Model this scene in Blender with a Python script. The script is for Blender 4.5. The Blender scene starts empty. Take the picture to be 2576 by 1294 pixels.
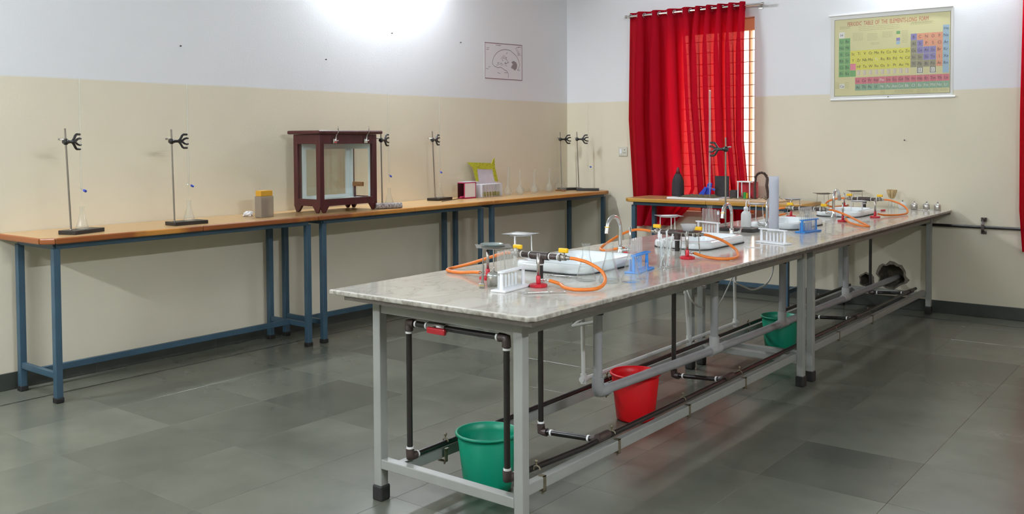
import bpy, bmesh, math, random
from mathutils import Vector, Matrix, Euler
random.seed(4)
PI = math.pi
SC = bpy.context.scene
COL = SC.collection

# ---------------------------------------------------------------- camera, world, light, exposure
cam_d = bpy.data.cameras.new('camera')
cam = bpy.data.objects.new('camera', cam_d); COL.objects.link(cam)
SC.camera = cam
cam_d.sensor_fit = 'HORIZONTAL'; cam_d.sensor_width = 36.0
cam_d.lens = 36.0 * 2356.07 / 2576.0
cam_d.shift_y = -(647.0 - 434.0) / 2576.0
cam_d.clip_start = 0.02; cam_d.clip_end = 200
def aim(yaw, pitch, roll):
    a, b, c = (math.radians(t) for t in (yaw, pitch, roll))
    f = Vector((math.sin(a)*math.cos(b), math.cos(a)*math.cos(b), -math.sin(b)))
    r = f.cross(Vector((0, 0, 1))).normalized(); u = r.cross(f)
    r2 = r*math.cos(c) + u*math.sin(c); u2 = -r*math.sin(c) + u*math.cos(c)
    return Matrix((r2, u2, -f)).transposed().to_4x4()
cam.matrix_world = Matrix.Translation((5.6491, -8.2279, 1.4427)) @ aim(-37.8631, 1.9946, -0.3075)

W = bpy.data.worlds.new('sky'); SC.world = W; W.use_nodes = True
bg = W.node_tree.nodes['Background']
bg.inputs['Color'].default_value = (1.0, 0.96, 0.9, 1); bg.inputs['Strength'].default_value = 3.0
SC.view_settings.view_transform = 'Standard'; SC.view_settings.look = 'None'
SC.view_settings.gamma = 1.0; SC.view_settings.use_curve_mapping = False
SC.view_settings.exposure = 0.44
TUBE_WATT = 118.0      # light of one fluorescent tube
TUBE_COL = (0.94, 1.0, 1.08)
SC.cycles.max_bounces = 12; SC.cycles.transparent_max_bounces = 40
SC.cycles.caustics_reflective = False; SC.cycles.caustics_refractive = False; SC.cycles.sample_clamp_indirect = 4.0
SC.cycles.diffuse_bounces = 5; SC.cycles.glossy_bounces = 5

# ---------------------------------------------------------------- helpers
def lin(c):
    c = c/255.0
    return c/12.92 if c <= 0.04045 else ((c+0.055)/1.055)**2.4
def rgb(r, g, b): return (lin(r), lin(g), lin(b), 1)

class MB:
    def __init__(s): s.v = []; s.f = []; s.m = []; s.s = []
    def add(s, vs, fs, mi=0, smooth=False):
        o = len(s.v); s.v += [tuple(v) for v in vs]
        for f in fs:
            s.f.append(tuple(i+o for i in f)); s.m.append(mi); s.s.append(smooth)
        return s
    def box(s, x0, x1, y0, y1, z0, z1, mi=0, M=None):
        vs = [Vector((x, y, z)) for z in (z0, z1) for y in (y0, y1) for x in (x0, x1)]
        if M is not None: vs = [M @ v for v in vs]
        return s.add(vs, [(0,2,3,1), (4,5,7,6), (0,1,5,4), (2,6,7,3), (0,4,6,2), (1,3,7,5)], mi)
    def bar(s, a, b, w, h, mi=0, up=(0,0,1)):
        a, b = Vector(a), Vector(b); d = (b-a); L = d.length; d.normalize()
        u = Vector(up)
        if abs(d.dot(u)) > .98: u = Vector((0,1,0))
        r = d.cross(u).normalized(); u = r.cross(d)
        M = Matrix((r, d, u)).transposed().to_4x4(); M.translation = a
        return s.box(-w/2, w/2, 0, L, -h/2, h/2, mi, M)
    def tube(s, pts, r, n=10, mi=0, caps=True, closed=False):
        P = [Vector(p) for p in pts]; N = len(P)
        R = r if isinstance(r, (list, tuple)) else [r]*N
        T = []
        for i in range(N):
            a = P[i-1] if (i > 0 or closed) else P[i]
            b = P[(i+1) % N] if (i < N-1 or closed) else P[i]
            T.append((b-a).normalized())
        u = Vector((0,0,1)) if abs(T[0].z) < .9 else Vector((1,0,0))
        u = (u - T[0]*u.dot(T[0])).normalized()
        vs = []
        for i in range(N):
            u = (u - T[i]*u.dot(T[i])).normalized(); w = T[i].cross(u)
            for k in range(n):
                a = 2*PI*k/n
                vs.append(P[i] + (u*math.cos(a) + w*math.sin(a))*R[i])
        fs = []
        for i in range(N if closed else N-1):
            j = (i+1) % N
            for k in range(n):
                l = (k+1) % n
                fs.append((i*n+k, i*n+l, j*n+l, j*n+k))
        s.add(vs, fs, mi, True)
        if caps and not closed:
            s.add(vs[:n], [tuple(range(n-1, -1, -1))], mi); s.add(vs[-n:], [tuple(range(n))], mi)
        return s
    def cyl(s, a, b, r, n=14, mi=0): return s.tube([a, b], r, n, mi)
    def lathe(s, prof, c=(0,0,0), n=24, mi=0, M=None, smooth=True, a0=0.0):
        c = Vector(c); vs = []; fs = []
        for (r, z) in prof:
            for k in range(n):
                a = 2*PI*k/n + a0
                p = Vector((r*math.cos(a), r*math.sin(a), z))
                if M is not None: p = M @ p
                vs.append(p+c)
        for i in range(len(prof)-1):
            for k in range(n):
                l = (k+1) % n
                fs.append((i*n+k, i*n+l, (i+1)*n+l, (i+1)*n+k))
        s.add(vs, fs, mi, smooth)
        if prof[0][0] > 1e-5: s.add(vs[:n], [tuple(range(n-1, -1, -1))], mi) if False else None
        return s
    def solid(s, prof, c=(0,0,0), n=24, mi=0, M=None, smooth=True, a0=0.0):
        # lathe closed on its axis at both ends
        return s.lathe([(1e-5, prof[0][1])] + list(prof) + [(1e-5, prof[-1][1])], c, n, mi, M, smooth, a0)
    def prism(s, poly, z0, z1, mi=0, M=None):
        n = len(poly)
        vs = [Vector((x, y, z0)) for x, y in poly] + [Vector((x, y, z1)) for x, y in poly]
        if M is not None: vs = [M @ v for v in vs]
        return s.add(vs, [tuple(range(n-1, -1, -1)), tuple(range(n, 2*n))] +
                     [(i, (i+1) % n, n+(i+1) % n, n+i) for i in range(n)], mi)
    def ball(s, c, r, n=12, mi=0, sz=(1,1,1)):
        pr = [(max(1e-5, r*math.sin(PI*i/8)), -r*math.cos(PI*i/8)) for i in range(9)]
        M = Matrix.Diagonal((sz[0], sz[1], sz[2], 1))
        return s.lathe(pr, c, n, mi, M)
    def build(s, name, mats, parent=None, bevel=0, seg=2, base=None, autosmooth=False):
        me = bpy.data.meshes.new(name)
        off = Vector((0,0,0))
        p = parent
        while p is not None:
            off += p.location; p = p.parent
        if base is not None: off = Vector(base)
        me.from_pydata([tuple(Vector(v)-off) for v in s.v], [], s.f)
        if not isinstance(mats, (list, tuple)): mats = [mats]
        for m in mats: me.materials.append(m)
        for i, p in enumerate(me.polygons):
            p.material_index = s.m[i]; p.use_smooth = s.s[i]
        if bevel or autosmooth:
            bm = bmesh.new(); bm.from_mesh(me)
            bmesh.ops.remove_doubles(bm, verts=bm.verts, dist=1e-6)
            bmesh.ops.recalc_face_normals(bm, faces=bm.faces)
            if bevel:
                ed = [e for e in bm.edges if len(e.link_faces) == 2 and e.calc_face_angle(0) > .6]
                bmesh.ops.bevel(bm, geom=ed, offset=bevel, segments=seg, profile=.5, affect='EDGES', clamp_overlap=True)
            bm.to_mesh(me); bm.free()
        me.update()
        o = bpy.data.objects.new(name, me); COL.objects.link(o)
        if base is not None: o.location = Vector(base)
        if parent is not None: o.parent = parent
        return o

def tag(o, label=None, cat=None, group=None, kind=None):
    if label: o['label'] = label
    if cat: o['category'] = cat
    if group: o['group'] = group
    if kind: o['kind'] = kind
    return o
def thing(name, label, cat, loc=(0,0,0), group=None):
    o = bpy.data.objects.new(name, None); COL.objects.link(o)
    o.empty_display_size = .05; o.location = Vector(loc)
    return tag(o, label, cat, group)
def dup(src, loc, rz=0.0, label=None, group=None):
    r = src.copy(); COL.objects.link(r); r.location = Vector(loc); r.rotation_euler = (0, 0, rz)
    if label: r['label'] = label
    if group: r['group'] = group
    for ch in list(src.children):
        c = ch.copy(); COL.objects.link(c); c.parent = r
        for g in list(ch.children):
            d = g.copy(); COL.objects.link(d); d.parent = c
    return r
def series(make, places, group=None):
    # builds the first, copies it for the other places (loc, rotz, label)
    first = None
    out = []
    for loc, rz, label in places:
        if first is None:
            first = make(); first.location = Vector(loc); first.rotation_euler = (0, 0, rz); first['label'] = label
            if group: first['group'] = group
            out.append(first)
        else:
            out.append(dup(first, loc, rz, label, group))
    return out
def smooth_path(pts, n=8):
    P = [Vector(p) for p in pts]; out = []
    for i in range(len(P)-1):
        p0 = P[max(i-1, 0)]; p1 = P[i]; p2 = P[i+1]; p3 = P[min(i+2, len(P)-1)]
        for k in range(n):
            t = k/n
            out.append(0.5*((2*p1) + (p2-p0)*t + (2*p0-5*p1+4*p2-p3)*t*t + (3*p1-p0-3*p2+p3)*t**3))
    out.append(P[-1]); return out

# ---------------------------------------------------------------- materials (all procedural)
def principled(name, col, rough=.5, metal=0.0, spec=.5, var=0.0, vscale=8.0, bump=0.0, bscale=60.0, coat=0.0, col2=None, stretch=None, thr=None, rvar=0.0):
    m = bpy.data.materials.new(name); m.use_nodes = True
    nt = m.node_tree; N = nt.nodes; L = nt.links; b = N['Principled BSDF']
    b.inputs['Base Color'].default_value = col; b.inputs['Roughness'].default_value = rough
    b.inputs['Metallic'].default_value = metal; b.inputs['Specular IOR Level'].default_value = spec
    b.inputs['Coat Weight'].default_value = coat
    geo = N.new('ShaderNodeNewGeometry')
    vec = geo.outputs['Position']
    if stretch:
        mp = N.new('ShaderNodeMapping'); mp.inputs['Scale'].default_value = stretch
        L.new(vec, mp.inputs['Vector']); vec = mp.outputs['Vector']
    if var or col2 or rvar:
        nz = N.new('ShaderNodeTexNoise'); nz.inputs['Scale'].default_value = vscale; nz.inputs['Detail'].default_value = 5
        L.new(vec, nz.inputs['Vector'])
        ramp = N.new('ShaderNodeValToRGB')
        lo, hi = thr if thr else (.3, .7)
        ramp.color_ramp.elements[0].position = lo; ramp.color_ramp.elements[1].position = hi
        if col2: c1, c2 = col, col2
        else:
            c1 = tuple(max(0, x*(1-var)) for x in col[:3])+(1,); c2 = tuple(min(1, x*(1+var)) for x in col[:3])+(1,)
        ramp.color_ramp.elements[0].color = c1; ramp.color_ramp.elements[1].color = c2
        L.new(nz.outputs['Fac'], ramp.inputs['Fac'])
        if var or col2: L.new(ramp.outputs['Color'], b.inputs['Base Color'])
        if rvar:
            mr = N.new('ShaderNodeMapRange'); mr.inputs['To Min'].default_value = max(.02, rough-rvar); mr.inputs['To Max'].default_value = rough+rvar
            L.new(nz.outputs['Fac'], mr.inputs['Value']); L.new(mr.outputs['Result'], b.inputs['Roughness'])
    if bump:
        nb = N.new('ShaderNodeTexNoise'); nb.inputs['Scale'].default_value = bscale; nb.inputs['Detail'].default_value = 3
        L.new(vec, nb.inputs['Vector'])
        bp = N.new('ShaderNodeBump'); bp.inputs['Strength'].default_value = bump; bp.inputs['Distance'].default_value = .004
        L.new(nb.outputs['Fac'], bp.inputs['Height']); L.new(bp.outputs['Normal'], b.inputs['Normal'])
    return m
def emission(name, col, s):
    m = bpy.data.materials.new(name); m.use_nodes = True; nt = m.node_tree
    e = nt.nodes.new('ShaderNodeEmission'); e.inputs['Color'].default_value = col; e.inputs['Strength'].default_value = s
    nt.links.new(e.outputs[0], nt.nodes['Material Output'].inputs['Surface']); return m
def thin_glass(name, tint=(.97,.985,.98,1), gain=.75, base=.03, rough=.02, milk=0.0, milkcol=(.85,.88,.9,1), edge=.42):
    # thin-walled clear glass or plastic: see-through face on; rims turn greyer and mirror-like as the wall is seen edge-on
    m = bpy.data.materials.new(name); m.use_nodes = True; nt = m.node_tree; N = nt.nodes; L = nt.links
    N.remove(N['Principled BSDF'])
    lw = N.new('ShaderNodeLayerWeight'); lw.inputs['Blend'].default_value = .5
    p3 = N.new('ShaderNodeMath'); p3.operation = 'POWER'; p3.inputs[1].default_value = 3.2; L.new(lw.outputs['Facing'], p3.inputs[0])
    tc = N.new('ShaderNodeMix'); tc.data_type = 'RGBA'; tc.inputs['A'].default_value = tint; tc.inputs['B'].default_value = tuple(x*edge for x in tint[:3])+(1,)
    L.new(p3.outputs[0], tc.inputs['Factor'])
    tr = N.new('ShaderNodeBsdfTransparent'); L.new(tc.outputs['Result'], tr.inputs['Color'])
    gl = N.new('ShaderNodeBsdfGlossy'); gl.inputs['Roughness'].default_value = rough; gl.inputs['Color'].default_value = (1,1,1,1)
    p5 = N.new('ShaderNodeMath'); p5.operation = 'POWER'; p5.inputs[1].default_value = 3.6; L.new(lw.outputs['Facing'], p5.inputs[0])
    ma = N.new('ShaderNodeMath'); ma.operation = 'MULTIPLY_ADD'; ma.inputs[1].default_value = gain; ma.inputs[2].default_value = base; ma.use_clamp = True
    L.new(p5.outputs[0], ma.inputs[0])
    mx = N.new('ShaderNodeMixShader'); L.new(ma.outputs[0], mx.inputs[0]); L.new(tr.outputs[0], mx.inputs[1]); L.new(gl.outputs[0], mx.inputs[2])
    out = mx.outputs[0]
    if milk:
        df = N.new('ShaderNodeBsdfDiffuse'); df.inputs['Color'].default_value = milkcol
        tl = N.new('ShaderNodeBsdfTranslucent'); tl.inputs['Color'].default_value = milkcol
        m2 = N.new('ShaderNodeMixShader'); m2.inputs[0].default_value = .45; L.new(df.outputs[0], m2.inputs[1]); L.new(tl.outputs[0], m2.inputs[2])
        m3 = N.new('ShaderNodeMixShader'); m3.inputs[0].default_value = milk; L.new(out, m3.inputs[1]); L.new(m2.outputs[0], m3.inputs[2]); out = m3.outputs[0]
    L.new(out, N['Material Output'].inputs['Surface']); return m

def wall_paint():
    m = principled('two_tone_wall_paint', rgb(205,206,206), .62, spec=.3, bump=.12, bscale=90)
    nt = m.node_tree; N = nt.nodes; L = nt.links; b = N['Principled BSDF']
    geo = N.new('ShaderNodeNewGeometry'); sp = N.new('ShaderNodeSeparateXYZ'); L.new(geo.outputs['Position'], sp.inputs[0])
    nz = N.new('ShaderNodeTexNoise'); nz.inputs['Scale'].default_value = 1.3; nz.inputs['Detail'].default_value = 4; L.new(geo.outputs['Position'], nz.inputs['Vector'])
    ad = N.new('ShaderNodeMath'); ad.operation = 'MULTIPLY_ADD'; ad.inputs[1].default_value = .02; L.new(nz.outputs['Fac'], ad.inputs[0]); L.new(sp.outputs['Z'], ad.inputs[2])
    st = N.new('ShaderNodeMapRange'); st.inputs['From Min'].default_value = 1.833; st.inputs['From Max'].default_value = 1.845; L.new(ad.outputs[0], st.inputs['Value'])
    def blot(c, v):
        r = N.new('ShaderNodeValToRGB'); r.color_ramp.elements[0].position = .3; r.color_ramp.elements[1].position = .7
        r.color_ramp.elements[0].color = tuple(x*(1-v) for x in c[:3])+(1,); r.color_ramp.elements[1].color = tuple(min(1, x*(1+v)) for x in c[:3])+(1,)
        L.new(nz.outputs['Fac'], r.inputs['Fac']); return r
    up = blot(rgb(226,228,230), .012); lo = blot(rgb(222,215,193), .025)
    mx = N.new('ShaderNodeMix'); mx.data_type = 'RGBA'
    L.new(st.outputs['Result'], mx.inputs['Factor']); L.new(lo.outputs['Color'], mx.inputs['A']); L.new(up.outputs['Color'], mx.inputs['B'])
    L.new(mx.outputs['Result'], b.inputs['Base Color']); return m
def stone_tile(name='polished_kota_stone', k=1.0):
    m = principled(name, rgb(98,102,94), .2, spec=.5)
    nt = m.node_tree; N = nt.nodes; L = nt.links; b = N['Principled BSDF']
    geo = N.new('ShaderNodeNewGeometry'); oi = N.new('ShaderNodeObjectInfo')
    nz = N.new('ShaderNodeTexNoise'); nz.inputs['Scale'].default_value = 2.2; nz.inputs['Detail'].default_value = 5; nz.inputs['Roughness'].default_value = .5
    of = N.new('ShaderNodeVectorMath'); of.operation = 'MULTIPLY_ADD'; of.inputs[1].default_value = (31, 17, 5)
    L.new(oi.outputs['Random'], of.inputs[0]); L.new(geo.outputs['Position'], of.inputs[2]); L.new(of.outputs[0], nz.inputs['Vector'])
    r = N.new('ShaderNodeValToRGB'); r.color_ramp.elements[0].position = .28; r.color_ramp.elements[1].position = .75
    r.color_ramp.elements[0].color = rgb(88,91,81); r.color_ramp.elements[1].color = rgb(108,110,98)
    L.new(nz.outputs['Fac'], r.inputs['Fac'])
    hv = N.new('ShaderNodeHueSaturation'); mr = N.new('ShaderNodeMapRange'); mr.inputs['To Min'].default_value = .86*k; mr.inputs['To Max'].default_value = 1.1*k if k == 1 else .9*k
    L.new(oi.outputs['Random'], mr.inputs['Value']); L.new(mr.outputs['Result'], hv.inputs['Value']); L.new(r.outputs['Color'], hv.inputs['Color'])
    L.new(hv.outputs['Color'], b.inputs['Base Color'])
    rr = N.new('ShaderNodeMapRange'); rr.inputs['To Min'].default_value = .2; rr.inputs['To Max'].default_value = .3
    L.new(nz.outputs['Fac'], rr.inputs['Value']); L.new(rr.outputs['Result'], b.inputs['Roughness'])
    return m
def marble():
    m = principled('veined_white_marble', rgb(196,192,184), .12, spec=.5)
    nt = m.node_tree; N = nt.nodes; L = nt.links; b = N['Principled BSDF']
    geo = N.new('ShaderNodeNewGeometry'); mp = N.new('ShaderNodeMapping'); mp.inputs['Scale'].default_value = (1.6, .8, 1.6); mp.inputs['Rotation'].default_value = (0, 0, .45)
    L.new(geo.outputs['Position'], mp.inputs['Vector'])
    nz = N.new('ShaderNodeTexNoise'); nz.inputs['Scale'].default_value = 2.5; nz.inputs['Detail'].default_value = 9; nz.inputs['Distortion'].default_value = 1.6; nz.inputs['Roughness'].default_value = .6
    L.new(mp.outputs['Vector'], nz.inputs['Vector'])
    r = N.new('ShaderNodeValToRGB'); e = r.color_ramp.elements
    e[0].position = .42; e[0].color = rgb(203,200,190); e[1].position = .6; e[1].color = rgb(196,192,182)
    x = e.new(.5); x.color = rgb(191,186,176)
    x = e.new(.507); x.color = rgb(160,155,145)
    x = e.new(.515); x.color = rgb(194,190,180)
    L.new(nz.outputs['Fac'], r.inputs['Fac'])
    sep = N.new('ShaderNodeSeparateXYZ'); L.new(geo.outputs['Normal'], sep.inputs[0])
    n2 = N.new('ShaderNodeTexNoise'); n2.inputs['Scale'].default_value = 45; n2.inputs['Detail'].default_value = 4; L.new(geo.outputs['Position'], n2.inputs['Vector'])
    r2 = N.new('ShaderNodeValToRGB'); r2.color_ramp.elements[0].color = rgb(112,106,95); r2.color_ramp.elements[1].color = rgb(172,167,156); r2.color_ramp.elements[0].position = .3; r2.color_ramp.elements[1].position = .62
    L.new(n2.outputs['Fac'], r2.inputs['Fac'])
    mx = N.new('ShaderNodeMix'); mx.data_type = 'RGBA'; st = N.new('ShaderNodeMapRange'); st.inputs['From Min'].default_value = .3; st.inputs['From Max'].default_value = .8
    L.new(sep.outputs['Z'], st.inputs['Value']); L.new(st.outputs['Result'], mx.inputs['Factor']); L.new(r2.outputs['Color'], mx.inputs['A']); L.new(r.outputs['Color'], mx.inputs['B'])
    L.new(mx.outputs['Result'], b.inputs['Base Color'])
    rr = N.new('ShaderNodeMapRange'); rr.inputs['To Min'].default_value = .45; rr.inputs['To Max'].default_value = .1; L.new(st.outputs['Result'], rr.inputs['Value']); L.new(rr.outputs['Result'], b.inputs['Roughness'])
    return m
def curtain_mat():
    m = bpy.data.materials.new('sheer_red_cloth'); m.use_nodes = True; nt = m.node_tree; N = nt.nodes; L = nt.links
    N.remove(N['Principled BSDF'])
    c = rgb(196, 6, 26)
    df = N.new('ShaderNodeBsdfDiffuse'); df.inputs['Color'].default_value = rgb(176, 26, 46)
    tl = N.new('ShaderNodeBsdfTranslucent'); tl.inputs['Color'].default_value = rgb(214, 10, 34)
    tr = N.new('ShaderNodeBsdfTransparent'); tr.inputs['Color'].default_value = (.95, .2, .16, 1)
    sh = N.new('ShaderNodeBsdfSheen') if hasattr(bpy.types, 'ShaderNodeBsdfSheen') else None
    geo = N.new('ShaderNodeNewGeometry'); wv = N.new('ShaderNodeTexNoise'); wv.inputs['Scale'].default_value = 500
    L.new(geo.outputs['Position'], wv.inputs['Vector']); bp = N.new('ShaderNodeBump'); bp.inputs['Strength'].default_value = .25; bp.inputs['Distance'].default_value = .002
    L.new(wv.outputs['Fac'], bp.inputs['Height']); L.new(bp.outputs['Normal'], df.inputs['Normal'])
    a = N.new('ShaderNodeMixShader'); a.inputs[0].default_value = .45; L.new(df.outputs[0], a.inputs[1]); L.new(tl.outputs[0], a.inputs[2])
    b = N.new('ShaderNodeMixShader'); b.inputs[0].default_value = .055; L.new(a.outputs[0], b.inputs[1]); L.new(tr.outputs[0], b.inputs[2])
    L.new(b.outputs[0], N['Material Output'].inputs['Surface']); return m

M_WALL = wall_paint(); M_TILE = stone_tile(); M_TILE_D = stone_tile('darker_kota_stone', .76); M_MARBLE = marble(); M_CURTAIN = curtain_mat()
M_CEIL = principled('white_ceiling_paint', rgb(226,227,226), .7, spec=.2)
M_SKIRT = principled('dark_green_stone', rgb(58,62,58), .35, var=.18, vscale=9)
M_BAND = principled('black_stone_strip', rgb(44,45,40), .35, var=.2, vscale=20)
M_GROUT = principled('floor_bedding', rgb(70,70,64), .8)
M_BLUE = principled('slate_blue_enamel', rgb(54,80,96), .38, var=.12, vscale=7, bump=.05)
M_GREYP = principled('light_grey_enamel', rgb(145,146,140), .4, var=.06, vscale=9, bump=.04)
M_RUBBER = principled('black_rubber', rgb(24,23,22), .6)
M_LAM = principled('pale_wood_laminate', rgb(182,148,102), .3, spec=.5, var=.06, vscale=5, stretch=(6,.6,6))
M_NOSE = principled('varnished_wood_edge', rgb(136,76,36), .3, spec=.5, col2=rgb(190,130,58), vscale=1.3, stretch=(.2,1.0,.2), thr=(.46,.54))
M_NOSE2 = principled('varnished_honey_edge', rgb(176,128,52), .28, col2=rgb(196,150,72), vscale=1.5)
M_MAHOG = principled('dark_mahogany', rgb(70,26,28), .33, var=.2, vscale=14, stretch=(3,3,.5), bump=.08)
M_RAWWOOD = principled('raw_brown_wood', rgb(140,92,48), .6, var=.2, vscale=20)
M_MIRROR = principled('silvered_mirror', (.82,.87,.84,1), .03, metal=1.0)
M_CASEWHITE = principled('pale_blue_white_paint', rgb(232,242,242), .4)
M_CHROME = principled('chrome', (.8,.82,.83,1), .1, metal=1.0)
M_STEEL = principled('brushed_steel', (.5,.48,.45,1), .3, metal=1.0, rvar=.08, vscale=40)
M_ROD = principled('grey_steel_rod', rgb(140,134,124), .35, metal=.8, rvar=.1, vscale=30)
M_BLACK = principled('black_enamel', rgb(30,26,25), .38, bump=.06)
M_CLAMP = principled('black_cast_iron', rgb(34,33,33), .3, var=.2, vscale=30)
M_BLACKPIPE = principled('black_iron_pipe', rgb(26,22,20), .3, spec=.6, var=.25, vscale=25, bump=.08)
M_FITTING = principled('dark_brown_fitting', rgb(62,50,46), .42, var=.2, vscale=35, bump=.15)
M_PTFE = principled('white_thread_tape', rgb(225,225,222), .6)
M_TAP = principled('cast_zinc', rgb(150,146,138), .42, metal=.7, var=.15, vscale=60, bump=.2, bscale=120)
M_YEL = principled('yellow_plastic', rgb(236,186,20), .38)
M_REDP = principled('red_plastic', rgb(184,28,44), .38)
M_BIN_R = principled('red_bucket_plastic', rgb(206,12,22), .42, spec=.4)
M_BIN_G = principled('green_bucket_plastic', rgb(0,124,94), .42, spec=.4)
M_HOSE = principled('orange_rubber', rgb(216,116,36), .45, var=.08, vscale=30)
M_PVC = principled('grey_pvc', rgb(150,150,150), .42, var=.05, vscale=12)
M_PVCW = principled('white_pvc', rgb(205,205,200), .4)
M_CERAMIC = principled('white_glazed_ceramic', rgb(232,238,240), .1, spec=.55, coat=.4)
M_WPL = principled('white_plastic', rgb(232,234,238), .35)
M_BPL = principled('sky_blue_plastic', rgb(52,140,220), .35)
M_NAVY = principled('blue_plastic', rgb(48,76,190), .35)
M_GLASS = thin_glass('clear_glass', base=.05, gain=.9, edge=.55, milk=.055, milkcol=(.9,.92,.92,1))
M_TUBEG = thin_glass('dry_test_tube_glass', base=.08, gain=.9, edge=.6, rough=.05, milk=.13, milkcol=(.88,.88,.86,1))
M_PANE = thin_glass('window_pane_glass', (.97,.98,.97,1), .7, .025, edge=.9)
M_FROST = thin_glass('translucent_plastic', (.92,.94,.96,1), .4, .03, .25, milk=.72, milkcol=(.82,.84,.9,1))
M_BOTTLE = thin_glass('milky_plastic', (.95,.96,.96,1), .4, .03, .3, milk=.85, milkcol=(.86,.88,.87,1))
M_BASIN = thin_glass('frosted_plastic', (.93,.94,.95,1), .4, .03, .3, milk=.5, milkcol=(.8,.8,.8,1))
M_WATCH = thin_glass('pale_green_glass', (.86,.94,.92,1), .8, .06, .03, milk=.3, milkcol=(.6,.74,.72,1))
M_GAUZE = principled('grey_wire_mesh', rgb(170,170,170), .5, metal=.4, bump=.6, bscale=700)
M_GAUZED = principled('dark_wire_mesh', rgb(88,84,74), .5, metal=.5, bump=.6, bscale=700)
M_GPAD = principled('white_mineral_pad', rgb(222,222,220), .8)
M_WHITE = principled('white_enamel', rgb(228,228,226), .35)
M_PAPER = principled('white_paper', rgb(222,220,222), .75)
M_TAN = principled('tan_bristle', rgb(176,152,108), .8, var=.25, vscale=90)
M_CONC = principled('broken_cement', rgb(124,118,104), .9, var=.35, vscale=40, bump=.8, bscale=70)
M_DARKHOLE = principled('dark_earth', rgb(86,80,66), .95, var=.4, vscale=50, bump=.8, bscale=80)
M_FRAMEW = principled('cream_orange_wood', rgb(248,206,152), .45, var=.08, vscale=5)
M_IRON = principled('painted_iron_bar', rgb(196,170,140), .5)
M_TUBEON = emission('lit_fluorescent_tube', (.94,1.0,.97,1), 6.0)
M_INK = principled('black_ink', rgb(50,46,46), .8)
M_PAPIER = principled('charcoal_paper_mache', rgb(42,38,40), .75, var=.3, vscale=60, bump=.6, bscale=120)
M_MOSS = principled('grey_green_clay', rgb(112,106,78), .85, col2=rgb(66,64,48), vscale=40, bump=1.0, bscale=90)
M_LIME = principled('lime_green_print', rgb(176,178,40), .5, col2=rgb(140,120,30), vscale=60, thr=(.5,.7))
M_PINK = principled('crimson_plastic', rgb(176,42,84), .4)
M_PRINTMUSTARD = principled('mustard_card', rgb(196,146,36), .6)
M_NEWS = principled('newsprint', rgb(190,182,178), .8, col2=rgb(84,72,74), vscale=90)
M_DUST = principled('dusty_cloth', rgb(62,56,56), .9)

# ---------------------------------------------------------------- the room
RX, RY, RZ = 7.2, -9.6, 3.15
WT = 0.23
def struct(o): o['kind'] = 'structure'; return o
def blob(cx, cz, rx, rz, n, seed, jit=.16):
    rnd = random.Random(seed)
    return [(cx + rx*(1+rnd.uniform(-jit, jit))*math.cos(2*PI*i/n), cz + rz*(1+rnd.uniform(-jit, jit))*math.sin(2*PI*i/n)) for i in range(n)]
HOLE_A = blob(3.335, .275, .105, .095, 22, 3)
HOLE_B = blob(3.118, .215, .05, .055, 16, 5, .22)
WIN = [(1.215, 2.095, .74, 2.57), (4.42, 5.75, .74, 2.57)]
def far_wall():
    b = MB()
    xs = [-WT, WIN[0][0], WIN[0][1], WIN[1][0], WIN[1][1], RX+WT]
    for i, (a, c) in enumerate(zip(xs[:-1], xs[1:])):
        if i in (1, 3):
            b.box(a, c, 0, WT, -.05, .74); b.box(a, c, 0, WT, 2.57, RZ)
        elif i == 2:
            b.box(a, c, 0, WT, .74, RZ)
        else: b.box(a, c, 0, WT, -.05, RZ)
    # pier with two knocked-through pipe holes
    bm = bmesh.new()
    def loop(pts):
        vs = [bm.verts.new((x, 0, z)) for x, z in pts]
        return [bm.edges.new((vs[i], vs[(i+1) % len(vs)])) for i in range(len(vs))]
    ed = loop([(xs[2], -.05), (xs[3], -.05), (xs[3], .74), (xs[2], .74)]) + loop(HOLE_A) + loop(HOLE_B)
    bmesh.ops.triangle_fill(bm, edges=ed, use_beauty=True)
    bm.verts.index_update()
    b.add([v.co.copy() for v in bm.verts], [[v.index for v in f.verts] for f in bm.faces]); bm.free()
    for H, d in ((HOLE_A, .14), (HOLE_B, .1)):
        n = len(H); cx = sum(p[0] for p in H)/n; cz = sum(p[1] for p in H)/n
        v0 = [(x, 0, z) for x, z in H]; v1 = [(cx+(x-cx)*.72, d, cz+(z-cz)*.72) for x, z in H]
        b.add(v0+v1, [(i, (i+1) % n, n+(i+1) % n, n+i) for i in range(n)] + [tuple(range(n, 2*n))], 1)
    b.box(xs[2], xs[3], .15, WT, -.05, .74)
    return struct(b.build('wall_far', [M_WALL, M_DARKHOLE]))
wf = far_wall()
# rough cement rim left round the bigger hole
b = MB()
H = HOLE_A; n = len(H); cx, cz = 3.335, .275
rnd = random.Random(8)
out = [(cx+(x-cx)*(1.12+rnd.uniform(0, .28)*(1 if z > cz-.03 else .3)), cz+(z-cz)*(1.12+rnd.uniform(0, .25)*(1 if z > cz-.03 else .3))) for x, z in H]
b.add([(x, -.001, z) for x, z in out] + [(x, -.012, z) for x, z in H] + [(x, .03, z) for x, z in H],
      [(i, (i+1) % n, n+(i+1) % n, n+i) for i in range(n)] + [(n+i, n+(i+1) % n, 2*n+(i+1) % n, 2*n+i) for i in range(n)])
b.build('cement_rim', M_CONC, wf)
b = MB(); H = HOLE_B; n = len(H); cx, cz = 3.118, .215
out = [(cx+(x-cx)*1.3, cz+(z-cz)*1.25) for x, z in H]
b.add([(x, -.001, z) for x, z in out] + [(x, -.01, z) for x, z in H] + [(x, .03, z) for x, z in H],
      [(i, (i+1) % n, n+(i+1) % n, n+i) for i in range(n)] + [(n+i, n+(i+1) % n, 2*n+(i+1) % n, 2*n+i) for i in range(n)])
b.build('cement_rim', M_CONC, wf)

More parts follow.
